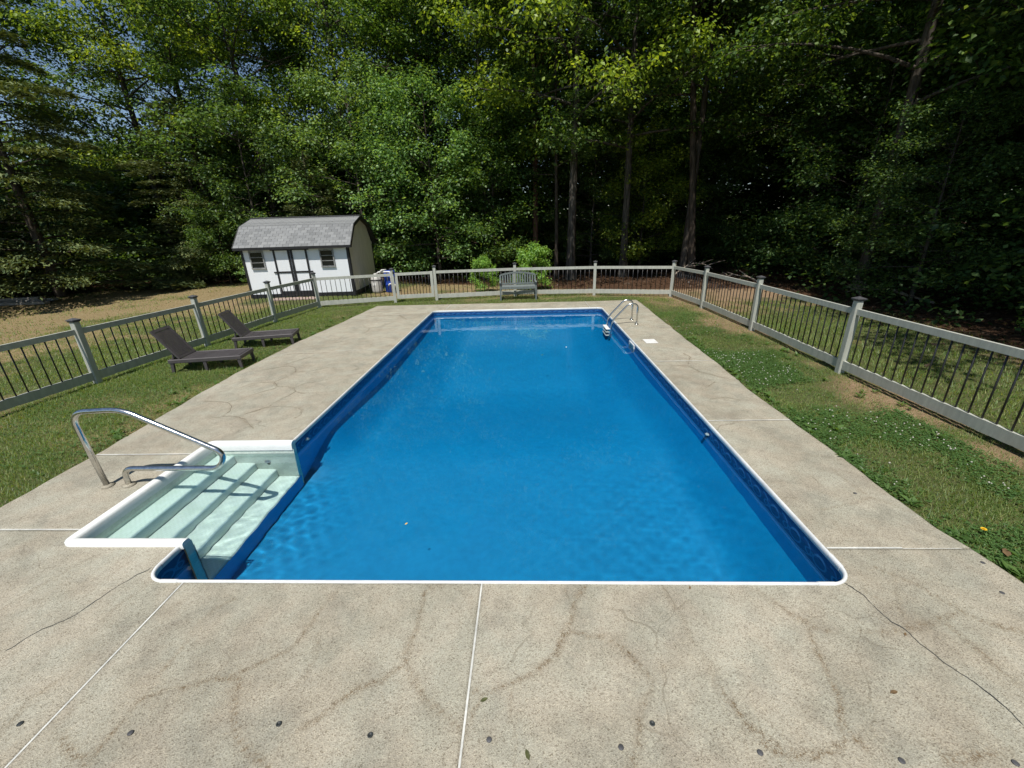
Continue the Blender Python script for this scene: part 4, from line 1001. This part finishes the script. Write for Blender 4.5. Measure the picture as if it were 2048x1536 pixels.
def grow(seed, H, base, rad, nb, sub, leaf, per, clump, trunk_r, mat, lean=(0, 0), tl=.55, up=(.15, .75), shape='round', bark='bark', flat=.38, twist=.5, dead=0):
    """a broadleaf tree: tapering trunk, limbs, side limbs and leaf clumps around their ends"""
    g = np.random.default_rng(seed); tubes = []
    nz = 14; zz = np.linspace(-.4, H * .94, nz); t = np.clip(zz / H, 0, 1)
    ph = g.uniform(0, 6.28, 4); wa = twist * H / 20
    tx = lean[0] * zz + wa * (np.sin(t * 4 + ph[0]) * .5 + np.sin(t * 9 + ph[1]) * .18) * t; ty = lean[1] * zz + wa * (np.sin(t * 4.5 + ph[2]) * .5 + np.sin(t * 8 + ph[3]) * .18) * t
    tr = trunk_r * (1 - .88 * t ** .9) * (1 + .5 * np.exp(-np.maximum(zz, 0) / .35)); tubes.append((np.stack([tx, ty, zz], 1), tr))
    ctr = lambda z: np.array([np.interp(z, zz, tx), np.interp(z, zz, ty), z])
    cl = []
    for i in range(nb):
        f = (i + g.uniform(0, 1)) / nb; z0 = base + (H * .93 - base) * f
        if shape == 'round': env = math.sin(PI * min(1, .12 + .88 * f) ** .75) * .85 + .25
        elif shape == 'cone': env = 1.05 - .9 * f
        else: env = 1.0 - .55 * abs(f - .35)
        L = rad * env * g.uniform(.65, 1.15); az = i * 2.399 + g.uniform(-.5, .5); el = g.uniform(*up) * (.5 + .8 * f)
        p0 = ctr(z0); m = 6; s = np.linspace(0, 1, m); rise = math.sin(el) * L
        bend = g.uniform(-.25, .25); a = az + bend * s
        pts = p0 + np.stack([np.cos(a) * s * L * math.cos(el), np.sin(a) * s * L * math.cos(el), rise * s ** .9 - .10 * L * s ** 2.5], 1)
        r0 = max(.012, np.interp(z0, zz, tr) * .42 * min(1, L / rad + .3)); tubes.append((pts, r0 * (1 - .85 * s)))
        if dead and f < dead: continue
        for j in range(sub):
            q = .30 + .70 * (j + g.uniform(.2, .8)) / sub; k = q * (m - 1); k0 = int(min(k, m - 2)); pb = pts[k0] + (pts[k0 + 1] - pts[k0]) * (k - k0)
            sa_ = az + g.choice([-1, 1]) * g.uniform(.5, 1.3); sl = L * g.uniform(.22, .45) * (1.15 - .4 * q); se = g.uniform(-.15, .55)
            e = pb + np.array([math.cos(sa_) * math.cos(se), math.sin(sa_) * math.cos(se), math.sin(se)]) * sl
            tubes.append((np.stack([pb, (pb + e) / 2 + [0, 0, .06 * sl], e]), np.array([r0 * .35, r0 * .22, r0 * .08])))
            cl.append((e, g.uniform(.75, 1.2))); cl.append(((pb + e) / 2, g.uniform(.5, .9)))
        cl.append((pts[-1], g.uniform(.8, 1.2))); cl.append((pts[-2], g.uniform(.6, .9)))
    C = np.array([c for c, _ in cl]); S = np.array([s for _, s in cl]) * clump
    reps = np.maximum(6, (per * (S / clump) ** 2 * g.uniform(.5, 1.4, len(S)))).astype(int); ix = np.repeat(np.arange(len(C)), reps); n = len(ix)
    q = g.normal(0, 1, (n, 3)) * [.35, .35, flat * .5]; rr = np.hypot(q[:, 0], q[:, 1]); q[:, 2] -= .25 * rr ** 2
    P = C[ix] + q * S[ix][:, None]
    N_ = np.stack([g.normal(0, .8 * tl, n) + q[:, 0] * 2.0 * tl, g.normal(0, .8 * tl, n) + q[:, 1] * 2.0 * tl, 1.0 + q[:, 2] * tl], 1)
    D = np.stack([q[:, 0] + g.normal(0, .5, n), q[:, 1] + g.normal(0, .5, n), g.normal(-.35, .25, n)], 1)
    L = leaf * g.uniform(.6, 1.25, n) * g.uniform(.8, 1.12, len(C))[ix]
    return tubes_mesh('trunk', tubes, MAT[bark]), leaf_mesh('crown', P, N_, D, L, L * g.uniform(.55, .8, n), .12, MAT[mat])

def conifer(seed, H, rad, nb, trunk_r, mat, leaf=.20, per=240, droop=.22, top=.15):
    """evergreen with long level layered sprays"""
    g = np.random.default_rng(seed); tubes = []; zz = np.linspace(-.3, H, 10); tubes.append((np.stack([zz * 0, zz * 0, zz], 1), trunk_r * (1 - .93 * np.clip(zz / H, 0, 1))))
    Ps, Ds, Ns = [], [], []
    for i in range(nb):
        f = (i + g.uniform(0, 1)) / nb; z0 = .25 + (H - .4) * f; L = rad * ((1 - f) ** .7 * (1 - top) + top) * g.uniform(.55, 1.15); az = i * 2.399 + g.uniform(-.6, .6)
        m = 6; s = np.linspace(0, 1, m); pts = np.array([0, 0, z0]) + np.stack([np.cos(az) * s * L, np.sin(az) * s * L, .16 * L * s - droop * L * s ** 2.2], 1)
        tubes.append((pts, max(.008, .045 * L / rad) * (1 - .85 * s)))
        n = int(per * (L / rad) ** 1.3); u = g.uniform(.22, 1.0, n) ** .8; k = u * (m - 1); k0 = np.minimum(k.astype(int), m - 2); pb = pts[k0] + (pts[k0 + 1] - pts[k0]) * (k - k0)[:, None]
        side = g.normal(0, 1, n) * .30 * L * (1.05 - u) ** .6 * .8; sx, sy = -math.sin(az), math.cos(az)
        P = pb + np.stack([sx * side, sy * side, -.10 * np.abs(side) + g.normal(0, .06, n)], 1)
        D = np.stack([np.cos(az) + sx * side * 1.2 / max(L, .1) * 2 + g.normal(0, .3, n), np.sin(az) + sy * side * 1.2 / max(L, .1) * 2 + g.normal(0, .3, n), g.normal(-.18, .22, n)], 1)
        Ps.append(P); Ds.append(D); Ns.append(np.stack([g.normal(0, .35, n), g.normal(0, .35, n), np.ones(n)], 1))
    P = np.concatenate(Ps); n = len(P); L = leaf * g.uniform(.6, 1.35, n)
    return tubes_mesh('trunk', tubes, MAT['bark'], 5), leaf_mesh('crown', P, np.concatenate(Ns), np.concatenate(Ds), L, L * .26, .1, MAT[mat])

def recol(pair, mat, bark=None):
    """the same meshes in another leaf colour"""
    a = pair[0]
    if bark: a = a.copy(); a.materials[0] = MAT[bark]
    b = pair[1].copy(); b.materials[0] = MAT[mat]; return a, b
V_ = {}
V_['oakA'] = grow(11, 21, 5.2, 5.0, 42, 6, .155, 96, .98, .19, 'leaf_mid', tl=.75)
V_['oakB'] = grow(12, 20, 4.0, 4.6, 42, 6, .155, 96, .98, .18, 'leaf_dark', tl=.55, lean=(.03, -.02))
V_['slim'] = grow(13, 22, 6.5, 3.4, 36, 5, .155, 92, .95, .15, 'leaf_dark', tl=.45, shape='flat')
V_['full'] = grow(14, 16, 1.6, 4.4, 46, 6, .15, 84, .90, .17, 'leaf_mid', tl=.5)
V_['low'] = grow(15, 8.5, .7, 3.3, 38, 6, .13, 62, .72, .10, 'leaf_pale', tl=.6, up=(-.1, .75), flat=.55, shape='flat')
V_['lowB'] = grow(16, 6.5, .5, 2.8, 32, 6, .13, 60, .66, .08, 'leaf_mid', tl=.6, up=(-.1, .8), flat=.6, shape='flat')
V_['maple'] = grow(17, 19, 5.2, 4.6, 38, 7, .16, 80, .88, .20, 'leaf_yellow', tl=.75, up=(-.1, .5), flat=.45)
V_['shrub'] = grow(18, 1.9, .10, 1.15, 20, 5, .105, 34, .34, .02, 'leaf_shrub', up=(.2, .9), flat=.5)
V_['sapling'] = grow(19, 2.6, .5, .9, 12, 4, .12, 26, .32, .018, 'leaf_pale', up=(.1, .6))
V_['cedar'] = conifer(21, 10.5, 5.2, 84, .20, 'needle', .22, 1250)
V_['cedarB'] = conifer(22, 5.2, 2.1, 46, .10, 'needle', .17, 480, droop=.05)
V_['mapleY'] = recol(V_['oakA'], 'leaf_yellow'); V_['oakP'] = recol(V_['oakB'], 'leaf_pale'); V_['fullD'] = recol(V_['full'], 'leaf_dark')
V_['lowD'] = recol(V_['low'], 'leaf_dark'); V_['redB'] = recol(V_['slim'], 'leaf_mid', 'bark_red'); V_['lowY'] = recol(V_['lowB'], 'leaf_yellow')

def tree(kind, x, y, s=1.0, rz=0.0, label='', group=None, cat='tree', name=None, tilt=(0, 0), sz=None):
    t_ = thing(name or {'cedar': 'cedar_tree', 'cedarB': 'cedar_tree', 'shrub': 'shrub', 'sapling': 'sapling'}.get(kind, 'tree'), label, cat, (x, y, float(gz(x, y)) - .02), rz, group)
    t_.rotation_euler = (tilt[0], tilt[1], rz); t_.scale = (s, s, sz or s)
    obj('trunk', V_[kind][0], t_); obj('crown', V_[kind][1], t_); return t_

# left wood
tree('cedar', -18.2, 13.9, 1.0, .3, 'broad dark cedar with drooping level branches behind the grey timbers', cat='tree')
tree('cedar', -23.5, 12.6, 1.05, 2.0, 'dark cedar filling the left edge of the picture', cat='tree')
tree('cedar', -15.8, 19.4, .78, 4.1, 'shaded cedar between the left lawn and the shed', cat='tree')
tree('cedarB', -9.2, 17.6, 1.05, 1.0, 'small olive cedar standing right behind the shed roof', cat='tree')
tree('oakB', -25.5, 19.5, 1.05, .7, 'tall dark tree at the far left behind the cedars')
tree('mapleY', -17.2, 22.0, 1.0, 1.9, 'tall sunlit yellow-green tree between the cedars and the shed')
tree('oakA', -21.0, 23.5, 1.08, 3.3, 'tall mid-green tree behind the broad cedar, sky showing through')
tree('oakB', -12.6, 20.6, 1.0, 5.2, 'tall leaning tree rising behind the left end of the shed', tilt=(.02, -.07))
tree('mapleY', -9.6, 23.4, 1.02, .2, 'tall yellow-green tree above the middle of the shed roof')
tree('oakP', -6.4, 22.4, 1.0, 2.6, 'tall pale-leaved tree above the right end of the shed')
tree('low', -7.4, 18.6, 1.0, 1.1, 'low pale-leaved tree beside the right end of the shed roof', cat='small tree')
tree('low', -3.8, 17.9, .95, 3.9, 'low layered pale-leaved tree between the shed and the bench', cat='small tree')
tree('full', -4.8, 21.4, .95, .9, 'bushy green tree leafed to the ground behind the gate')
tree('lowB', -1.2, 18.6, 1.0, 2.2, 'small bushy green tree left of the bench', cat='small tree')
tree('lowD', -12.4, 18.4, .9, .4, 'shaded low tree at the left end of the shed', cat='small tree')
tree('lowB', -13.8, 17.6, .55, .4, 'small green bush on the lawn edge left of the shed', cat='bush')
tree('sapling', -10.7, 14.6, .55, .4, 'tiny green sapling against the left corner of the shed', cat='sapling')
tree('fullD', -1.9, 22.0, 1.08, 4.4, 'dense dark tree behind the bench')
# trunks in the middle
tree('redB', .74, 18.9, 1.0, 1.3, 'slim tree with bare reddish trunk behind the bright shrub')
tree('slim', 1.66, 17.6, .66, 2.8, 'thin pole-like tree between the reddish trunk and the thick trunk')
tree('maple', 2.25, 16.8, 1.0, .5, 'thick-trunked maple with sunlit yellow-green leaves right of the bench')
tree('oakA', 4.65, 17.3, .98, 4.0, 'straight dark-trunked tree right of the thick maple')
tree('slim', 7.05, 16.6, 1.0, 1.0, 'left of the twin dark trunks behind the far right fence corner', tilt=(0, .045))
tree('slim', 7.42, 16.5, 1.04, 3.2, 'right of the twin dark trunks behind the far right fence corner', tilt=(.01, .10))
tree('lowY', 5.7, 18.6, .85, 1.5, 'low sunlit yellow-green tree between the straight dark trunk and the twin trunks', cat='small tree')
tree('lowD', 3.5, 19.4, .75, .7, 'dim low tree between the maple and the straight dark trunk', cat='small tree')
tree('lowD', 8.6, 20.6, .8, 2.5, 'dim low tree behind the twin dark trunks', cat='small tree')
# right wood
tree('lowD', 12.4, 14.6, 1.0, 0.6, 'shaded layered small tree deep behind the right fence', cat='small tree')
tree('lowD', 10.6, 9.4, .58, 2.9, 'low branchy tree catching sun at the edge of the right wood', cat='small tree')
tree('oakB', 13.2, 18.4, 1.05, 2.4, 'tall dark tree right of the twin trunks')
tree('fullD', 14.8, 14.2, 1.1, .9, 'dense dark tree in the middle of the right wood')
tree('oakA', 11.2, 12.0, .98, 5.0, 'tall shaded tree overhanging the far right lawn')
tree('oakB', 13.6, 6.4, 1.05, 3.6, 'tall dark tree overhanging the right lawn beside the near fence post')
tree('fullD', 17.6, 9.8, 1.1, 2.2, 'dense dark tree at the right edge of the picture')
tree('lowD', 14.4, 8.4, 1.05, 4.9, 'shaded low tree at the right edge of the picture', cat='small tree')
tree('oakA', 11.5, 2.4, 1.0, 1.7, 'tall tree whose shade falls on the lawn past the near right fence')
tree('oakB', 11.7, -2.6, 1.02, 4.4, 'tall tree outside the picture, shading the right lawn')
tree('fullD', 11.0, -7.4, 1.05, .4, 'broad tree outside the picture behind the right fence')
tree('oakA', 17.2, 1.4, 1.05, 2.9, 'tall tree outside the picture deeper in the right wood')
# deeper rows that no one could tell apart
deep = [(-22.5, 29.5), (-14.8, 28.2), (-10.5, 29.5), (-6.5, 27.5), (-2.5, 28.5), (1.2, 30.5), (4.8, 28), (8.4, 27.5), (12, 26), (15.6, 24), (18.6, 20.5), (20.4, 16.4), (21.6, 12), (22, 7), (21, 2), (17.5, 28), (22.5, 25), (25.5, 19)]
kk = ['oakB', 'fullD', 'oakA', 'slim', 'oakB', 'fullD', 'oakA', 'fullD', 'oakB']
for i, (x, y) in enumerate(deep):
    tree(kk[i % 9], x + random.uniform(-.6, .6), y + random.uniform(-.6, .6), random.uniform(.95, 1.12), random.uniform(0, 6), 'shadowy tree standing deep in the wood behind the front trees', 'trees deep in the wood')
# shrubs behind the bench
tree('shrub', -1.25, 13.45, .44, .3, 'leafy green shrub behind the fence left of the bench', cat='shrub', sz=.66)
tree('shrub', .55, 13.55, .64, 2.0, 'bright green shrub behind the fence right of the bench', cat='shrub', sz=.86)
tree('sapling', -.1, 12.85, .30, .2, 'low weed growing under the fence behind the bench', cat='weed')
tree('shrub', 10.4, 5.6, .55, 1.7, 'small green bush in shade beyond the right fence', cat='bush')

# the wood beyond reads as one mass
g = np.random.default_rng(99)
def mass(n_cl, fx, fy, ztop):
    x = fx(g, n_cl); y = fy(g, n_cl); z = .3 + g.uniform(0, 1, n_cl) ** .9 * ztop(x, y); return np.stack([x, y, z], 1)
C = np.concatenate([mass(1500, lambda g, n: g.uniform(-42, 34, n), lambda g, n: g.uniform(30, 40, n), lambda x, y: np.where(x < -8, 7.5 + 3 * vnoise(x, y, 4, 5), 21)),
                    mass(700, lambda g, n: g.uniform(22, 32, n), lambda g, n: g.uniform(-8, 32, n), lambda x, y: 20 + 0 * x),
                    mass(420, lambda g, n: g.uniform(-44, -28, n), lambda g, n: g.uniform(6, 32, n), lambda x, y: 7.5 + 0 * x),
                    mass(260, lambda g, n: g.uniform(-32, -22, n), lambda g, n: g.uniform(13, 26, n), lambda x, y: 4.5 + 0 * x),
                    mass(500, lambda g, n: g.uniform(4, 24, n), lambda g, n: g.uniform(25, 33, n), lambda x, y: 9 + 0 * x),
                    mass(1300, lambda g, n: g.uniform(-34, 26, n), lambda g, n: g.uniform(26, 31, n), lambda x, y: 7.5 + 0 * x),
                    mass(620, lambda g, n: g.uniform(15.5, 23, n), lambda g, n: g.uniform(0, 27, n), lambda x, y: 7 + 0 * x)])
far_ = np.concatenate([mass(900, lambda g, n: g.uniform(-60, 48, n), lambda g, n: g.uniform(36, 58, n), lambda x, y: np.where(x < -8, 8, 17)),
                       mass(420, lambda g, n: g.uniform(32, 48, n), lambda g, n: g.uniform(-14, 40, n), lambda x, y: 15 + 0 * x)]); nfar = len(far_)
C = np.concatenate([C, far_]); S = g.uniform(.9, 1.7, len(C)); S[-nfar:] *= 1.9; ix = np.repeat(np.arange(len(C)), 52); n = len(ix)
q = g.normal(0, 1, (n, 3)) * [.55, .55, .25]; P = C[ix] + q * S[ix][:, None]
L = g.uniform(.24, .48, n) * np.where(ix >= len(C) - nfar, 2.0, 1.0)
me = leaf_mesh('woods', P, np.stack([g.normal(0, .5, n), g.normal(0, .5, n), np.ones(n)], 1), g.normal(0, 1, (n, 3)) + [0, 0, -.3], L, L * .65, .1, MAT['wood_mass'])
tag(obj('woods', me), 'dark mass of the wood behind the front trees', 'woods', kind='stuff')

# undergrowth between the trunks
m_ = 900; x = g.uniform(-26, 13, m_); y = WOOD_Y(x) + 2.2 + g.uniform(0, 7, m_) + 5.5 * sstep(-1.5, 1.5, x); m3 = 260; x3_ = g.uniform(3, 15, m3); y3_ = g.uniform(21.5, 27, m3); m2 = 420; x2_ = WOOD_X(np.zeros(m2)) + g.uniform(.9, 8, m2) ** 1.0; y2_ = g.uniform(1, 22, m2)
x = np.concatenate([x, x2_, x3_]); y = np.concatenate([y, y2_, y3_]); C = np.stack([x, y, gz(x, y) + g.uniform(.15, 1, len(x)) ** 1.6 * 2.6], 1)
S = g.uniform(.4, .85, len(C)); ix = np.repeat(np.arange(len(C)), 48); n = len(ix); q = g.normal(0, 1, (n, 3)) * [.55, .55, .3]; P = C[ix] + q * S[ix][:, None]; P[:, 2] = np.maximum(P[:, 2], gz(P[:, 0], P[:, 1]) + .03); L = g.uniform(.10, .19, n)
tag(obj('undergrowth', leaf_mesh('undergrowth', P, np.stack([g.normal(0, .6, n), g.normal(0, .6, n), np.ones(n)], 1), g.normal(0, 1, (n, 3)) + [0, 0, -.3], L, L * .65, .1, MAT['leaf_dark'])), 'low leafy undergrowth between the trunks of the wood', 'undergrowth', kind='stuff')

# ------------------------------------------------------------------ fallen branches at the wood edge
def fallen(label, x, y, L, az, seed, lift=.25):
    g = np.random.default_rng(seed); tb = []; s = np.linspace(0, 1, 7); d = np.array([math.cos(az), math.sin(az), 0])
    pts = d * (s[:, None] * L) + np.stack([s * 0, s * 0, .06 + lift * np.sin(s * 2.6)], 1) + g.normal(0, .04, (7, 3)); tb.append((pts, .035 * (1 - .7 * s)))
    for k in range(9):
        p0 = pts[int(g.integers(1, 6))]; a = az + g.uniform(-1.2, 1.2); l = g.uniform(.3, .9) * L * .4; e = p0 + np.array([math.cos(a) * l, math.sin(a) * l, g.uniform(-.05, .5) * l])
        tb.append((np.stack([p0, (p0 + e) / 2 + g.normal(0, .04, 3), e]), np.array([.016, .011, .004])))
    o = obj('fallen_branch', tubes_mesh('fallen_branch', tb, MAT['dead_wood'], 5), None, (x, y, float(gz(x, y)))); tag(o, label, 'branch', 'dead branches lying at the edge of the wood')
fallen('pale dead branches lying by the twin dark trunks', 6.2, 15.4, 2.0, .3, 1, .6)
fallen('dead branch tangle on the litter behind the right fence', 10.2, 10.6, 2.2, .9, 2, .3)
fallen('dead branch tangle deeper behind the right fence', 11.0, 9.3, 1.8, 2.6, 3, .35)
fallen('grey fallen branch near the right edge of the picture', 12.2, 8.0, 2.4, -.3, 4, .2)
fallen('dead branch on the leaf litter past the far right fence corner', 8.9, 13.6, 1.9, 1.9, 5, .2)

# ------------------------------------------------------------------ grass, clover, weeds, litter
def scatter(n, x0, x1, y0, y1, g):
    return g.uniform(x0, x1, n), g.uniform(y0, y1, n)
def on_deck(x, y, m=.0): return (x > xl(y) - m) & (x < xr(y) + m) & (y < yf(x) + m)
def blades(name, regions, lab, hmul=1.0, seed=5, mat='grass_green', want=lambda g_, s_, l_, r: g_ > r):
    g = np.random.default_rng(seed); Vs = []
    for (x0, x1, y0, y1, dens, h0, h1, w) in regions:
        n = int((x1 - x0) * (y1 - y0) * dens); x, y = scatter(n, x0, x1, y0, y1, g)
        # tufts
        x = x + .03 * (vnoise(x, y, .09, 12) - .5); y = y + .03 * (vnoise(x, y, .09, 13) - .5)
        a, b, c = cover(x, y); cl_ = .35 + 1.2 * fbm(x, y, .22, 14, 3)
        k = want(a * np.clip(cl_, 0, 1.25), b, c, g.uniform(.0, 1.0, n)) & ~on_deck(x, y, -.022)
        x, y = x[k], y[k]; n = len(x); z = gz(x, y) - .003
        h = g.uniform(h0, h1, n) * np.where(g.random(n) < .04, 1.8, 1.0) * (.55 + .9 * fbm(x, y, .4, 15, 2)); az = g.uniform(0, 2 * PI, n); ln = g.uniform(.15, 1.15, n) * h
        ww = w * g.uniform(.6, 1.3, n); px, py = -np.sin(az) * ww / 2, np.cos(az) * ww / 2
        Vs.append(np.stack([np.stack([x - px, y - py, z], 1), np.stack([x + px, y + py, z], 1), np.stack([x + np.cos(az) * ln, y + np.sin(az) * ln, z + h * .8], 1)], 1).reshape(-1, 3))
    V = np.concatenate(Vs); F3 = np.arange(len(V)).reshape(-1, 3)
    tag(obj(name, np_mesh(name, V, F3, MAT[mat])), lab, 'grass', kind='stuff')
REG = [(3.35, 5.4, -.2, 3.0, 9000, .018, .055, .0060), (3.35, 5.4, 3.0, 6.5, 6000, .02, .05, .006), (3.4, 5.5, 6.5, 12.2, 2600, .02, .05, .009),
       (-7.2, -4.45, .6, 5.0, 7500, .02, .06, .0065), (-7.2, -4.4, 5.0, 11.0, 3600, .02, .06, .008), (-6.6, 5.2, 10.75, 12.5, 2200, .02, .055, .010),
       (5.4, 9.5, 1.0, 10.5, 1500, .03, .08, .011), (-12.5, -6.6, 1.2, 11.5, 1700, .025, .065, .013), (-11, 3, 12.0, 17, 420, .03, .07, .016), (-20, -12.5, 5, 18, 420, .03, .08, .02)]
blades('grass', REG, 'short green grass of the lawns on both sides of the pool')
REGD = [(3.35, 5.4, -.2, 5.0, 2600, .01, .035, .004), (3.4, 5.5, 5.0, 12.2, 1500, .012, .035, .006), (-7.2, -4.4, .6, 11.0, 1500, .012, .04, .006), (-20, -7, 2, 17, 220, .015, .05, .012), (-11, 3, 12.0, 17, 260, .015, .05, .012), (5.4, 9.5, 1.0, 10.5, 500, .015, .05, .008)]
blades('dry_grass', REGD, 'dry straw-coloured grass between the green patches', seed=6, mat='grass_dry', want=lambda a, b, c, r: (r < .75 * (1 - a)) & (c < .6))

g = np.random.default_rng(31)
def trefoil(n, x0, x1, y0, y1, thr):
    x, y = scatter(n, x0, x1, y0, y1, g); a, b, c = cover(x, y); pt_ = fbm(x, y, .8, 52, 3)
    k = (a > .2) & (pt_ + g.normal(0, .07, n) > thr) & ~on_deck(x, y, .01); return x[k], y[k]
cx1, cy1 = trefoil(42000, 3.4, 4.9, .2, 5.5, .45); cx2, cy2 = trefoil(9000, 3.4, 5.0, 5.5, 9.0, .52); cx3, cy3 = trefoil(12000, -7, -4.5, 1.5, 9, .56)
x = np.concatenate([cx1, cx2, cx3]); y = np.concatenate([cy1, cy2, cy3]); n = len(x)
z = gz(x, y) + g.uniform(.012, .045, n); az0 = g.uniform(0, 6.28, n); Ps, Ds = [], []
for k in range(3):
    a = az0 + k * 2 * PI / 3; Ps.append(np.stack([x + np.cos(a) * .0075, y + np.sin(a) * .0075, z], 1)); Ds.append(np.stack([np.cos(a), np.sin(a), .15 + 0 * a], 1))
P = np.concatenate(Ps); D = np.concatenate(Ds); n3 = len(P)
me = leaf_mesh('clover', P, np.stack([g.normal(0, .3, n3), g.normal(0, .3, n3), np.ones(n3)], 1), D, g.uniform(.011, .019, n3), g.uniform(.011, .017, n3), .12, MAT['clover_leaf'])
tag(obj('clover', me), 'low clover leaves mixed into the lawn', 'clover', kind='stuff')
# white clover heads
fx_, fy_ = trefoil(2000, 3.55, 4.75, .9, 5.4, .44); f2x, f2y = trefoil(260, 3.6, 4.7, 5.4, 8.0, .55); fx_ = np.concatenate([fx_, f2x]); fy_ = np.concatenate([fy_, f2y])
sel = g.random(len(fx_)) < .24; fx_, fy_ = fx_[sel], fy_[sel]
ico = [(0, 0, 1.), (.894, 0, .447), (.276, .851, .447), (-.724, .526, .447), (-.724, -.526, .447), (.276, -.851, .447), (.724, .526, -.447), (-.276, .851, -.447), (-.894, 0, -.447), (-.276, -.851, -.447), (.724, -.526, -.447), (0, 0, -1.)]
icf = np.array([(0, 1, 2), (0, 2, 3), (0, 3, 4), (0, 4, 5), (0, 5, 1), (1, 6, 2), (2, 7, 3), (3, 8, 4), (4, 9, 5), (5, 10, 1), (6, 7, 2), (7, 8, 3), (8, 9, 4), (9, 10, 5), (10, 6, 1), (11, 7, 6), (11, 8, 7), (11, 9, 8), (11, 10, 9), (11, 6, 10)])
ico = np.array(ico); r_ = g.uniform(.0055, .010, len(fx_)); c_ = np.stack([fx_, fy_, gz(fx_, fy_) + g.uniform(.035, .07, len(fx_))], 1)
V = (c_[:, None] + ico[None] * r_[:, None, None] * g.uniform(.8, 1.2, (len(fx_), 12, 1))).reshape(-1, 3)
Fc = (icf[None] + np.arange(len(fx_))[:, None, None] * 12).reshape(-1, 3)
tag(obj('clover_flowers', np_mesh('clover_flowers', V, Fc, MAT['clover_white'])), 'scattered white clover heads in the right-hand lawn', 'clover', kind='stuff')
# broadleaf weed rosettes along the deck edges
ros = []
for i in range(190):
    if i < 95: y0_ = g.uniform(.05, 6.5); x0_ = float(xr(y0_)) + abs(g.normal(.03, .13)) + .01
    elif i < 165: y0_ = g.uniform(1.2, 10.5); x0_ = float(xl(y0_)) - abs(g.normal(.03, .25)) - .01
    else: y0_ = g.uniform(2, 6); x0_ = g.uniform(4.6, 5.1)
    ros.append((x0_, y0_, g.uniform(.035, .095)))
Ps, Ds, Ls, Ns = [], [], [], []
for x0_, y0_, s in ros:
    nl = int(g.integers(7, 14)); a = g.uniform(0, 6.28, nl); z0_ = float(gz(x0_, y0_)); l = s * g.uniform(.6, 1.2, nl)
    Ps.append(np.stack([x0_ + np.cos(a) * l * .5, y0_ + np.sin(a) * l * .5, z0_ + .012 + l * g.uniform(.05, .5, nl)], 1)); Ds.append(np.stack([np.cos(a), np.sin(a), g.uniform(.1, .8, nl)], 1)); Ls.append(l); Ns.append(np.stack([-np.cos(a) * .5 + g.normal(0, .2, nl), -np.sin(a) * .5 + g.normal(0, .2, nl), np.ones(nl)], 1))
P = np.concatenate(Ps); L = np.concatenate(Ls)
tag(obj('weeds', leaf_mesh('weeds', P, np.concatenate(Ns), np.concatenate(Ds), L, L * g.uniform(.25, .5, len(L)), .2, MAT['weed_leaf'])), 'broad-leaved weeds along the edges of the deck', 'weeds', kind='stuff')
# leaf litter on the wood floor
n = 46000; x = np.concatenate([g.uniform(6.5, 20, n // 2), g.uniform(-24, 10, n // 2)]); y = np.concatenate([g.uniform(0, 24, n // 2), g.uniform(12, 27, n // 2)])
a, b, c = cover(x, y); k = g.random(n) < np.clip(c + .02, 0, 1); x, y = x[k], y[k]; n = len(x); L = g.uniform(.05, .13, n)
tag(obj('leaf_litter', leaf_mesh('leaf_litter', np.stack([x, y, gz(x, y) + g.uniform(.005, .03, n)], 1), np.stack([g.normal(0, .35, n), g.normal(0, .35, n), np.ones(n)], 1), g.normal(0, 1, (n, 3)), L, L * .6, .15, MAT['litter_leaf'])), 'brown leaf litter on the floor of the wood', 'leaf litter', kind='stuff')
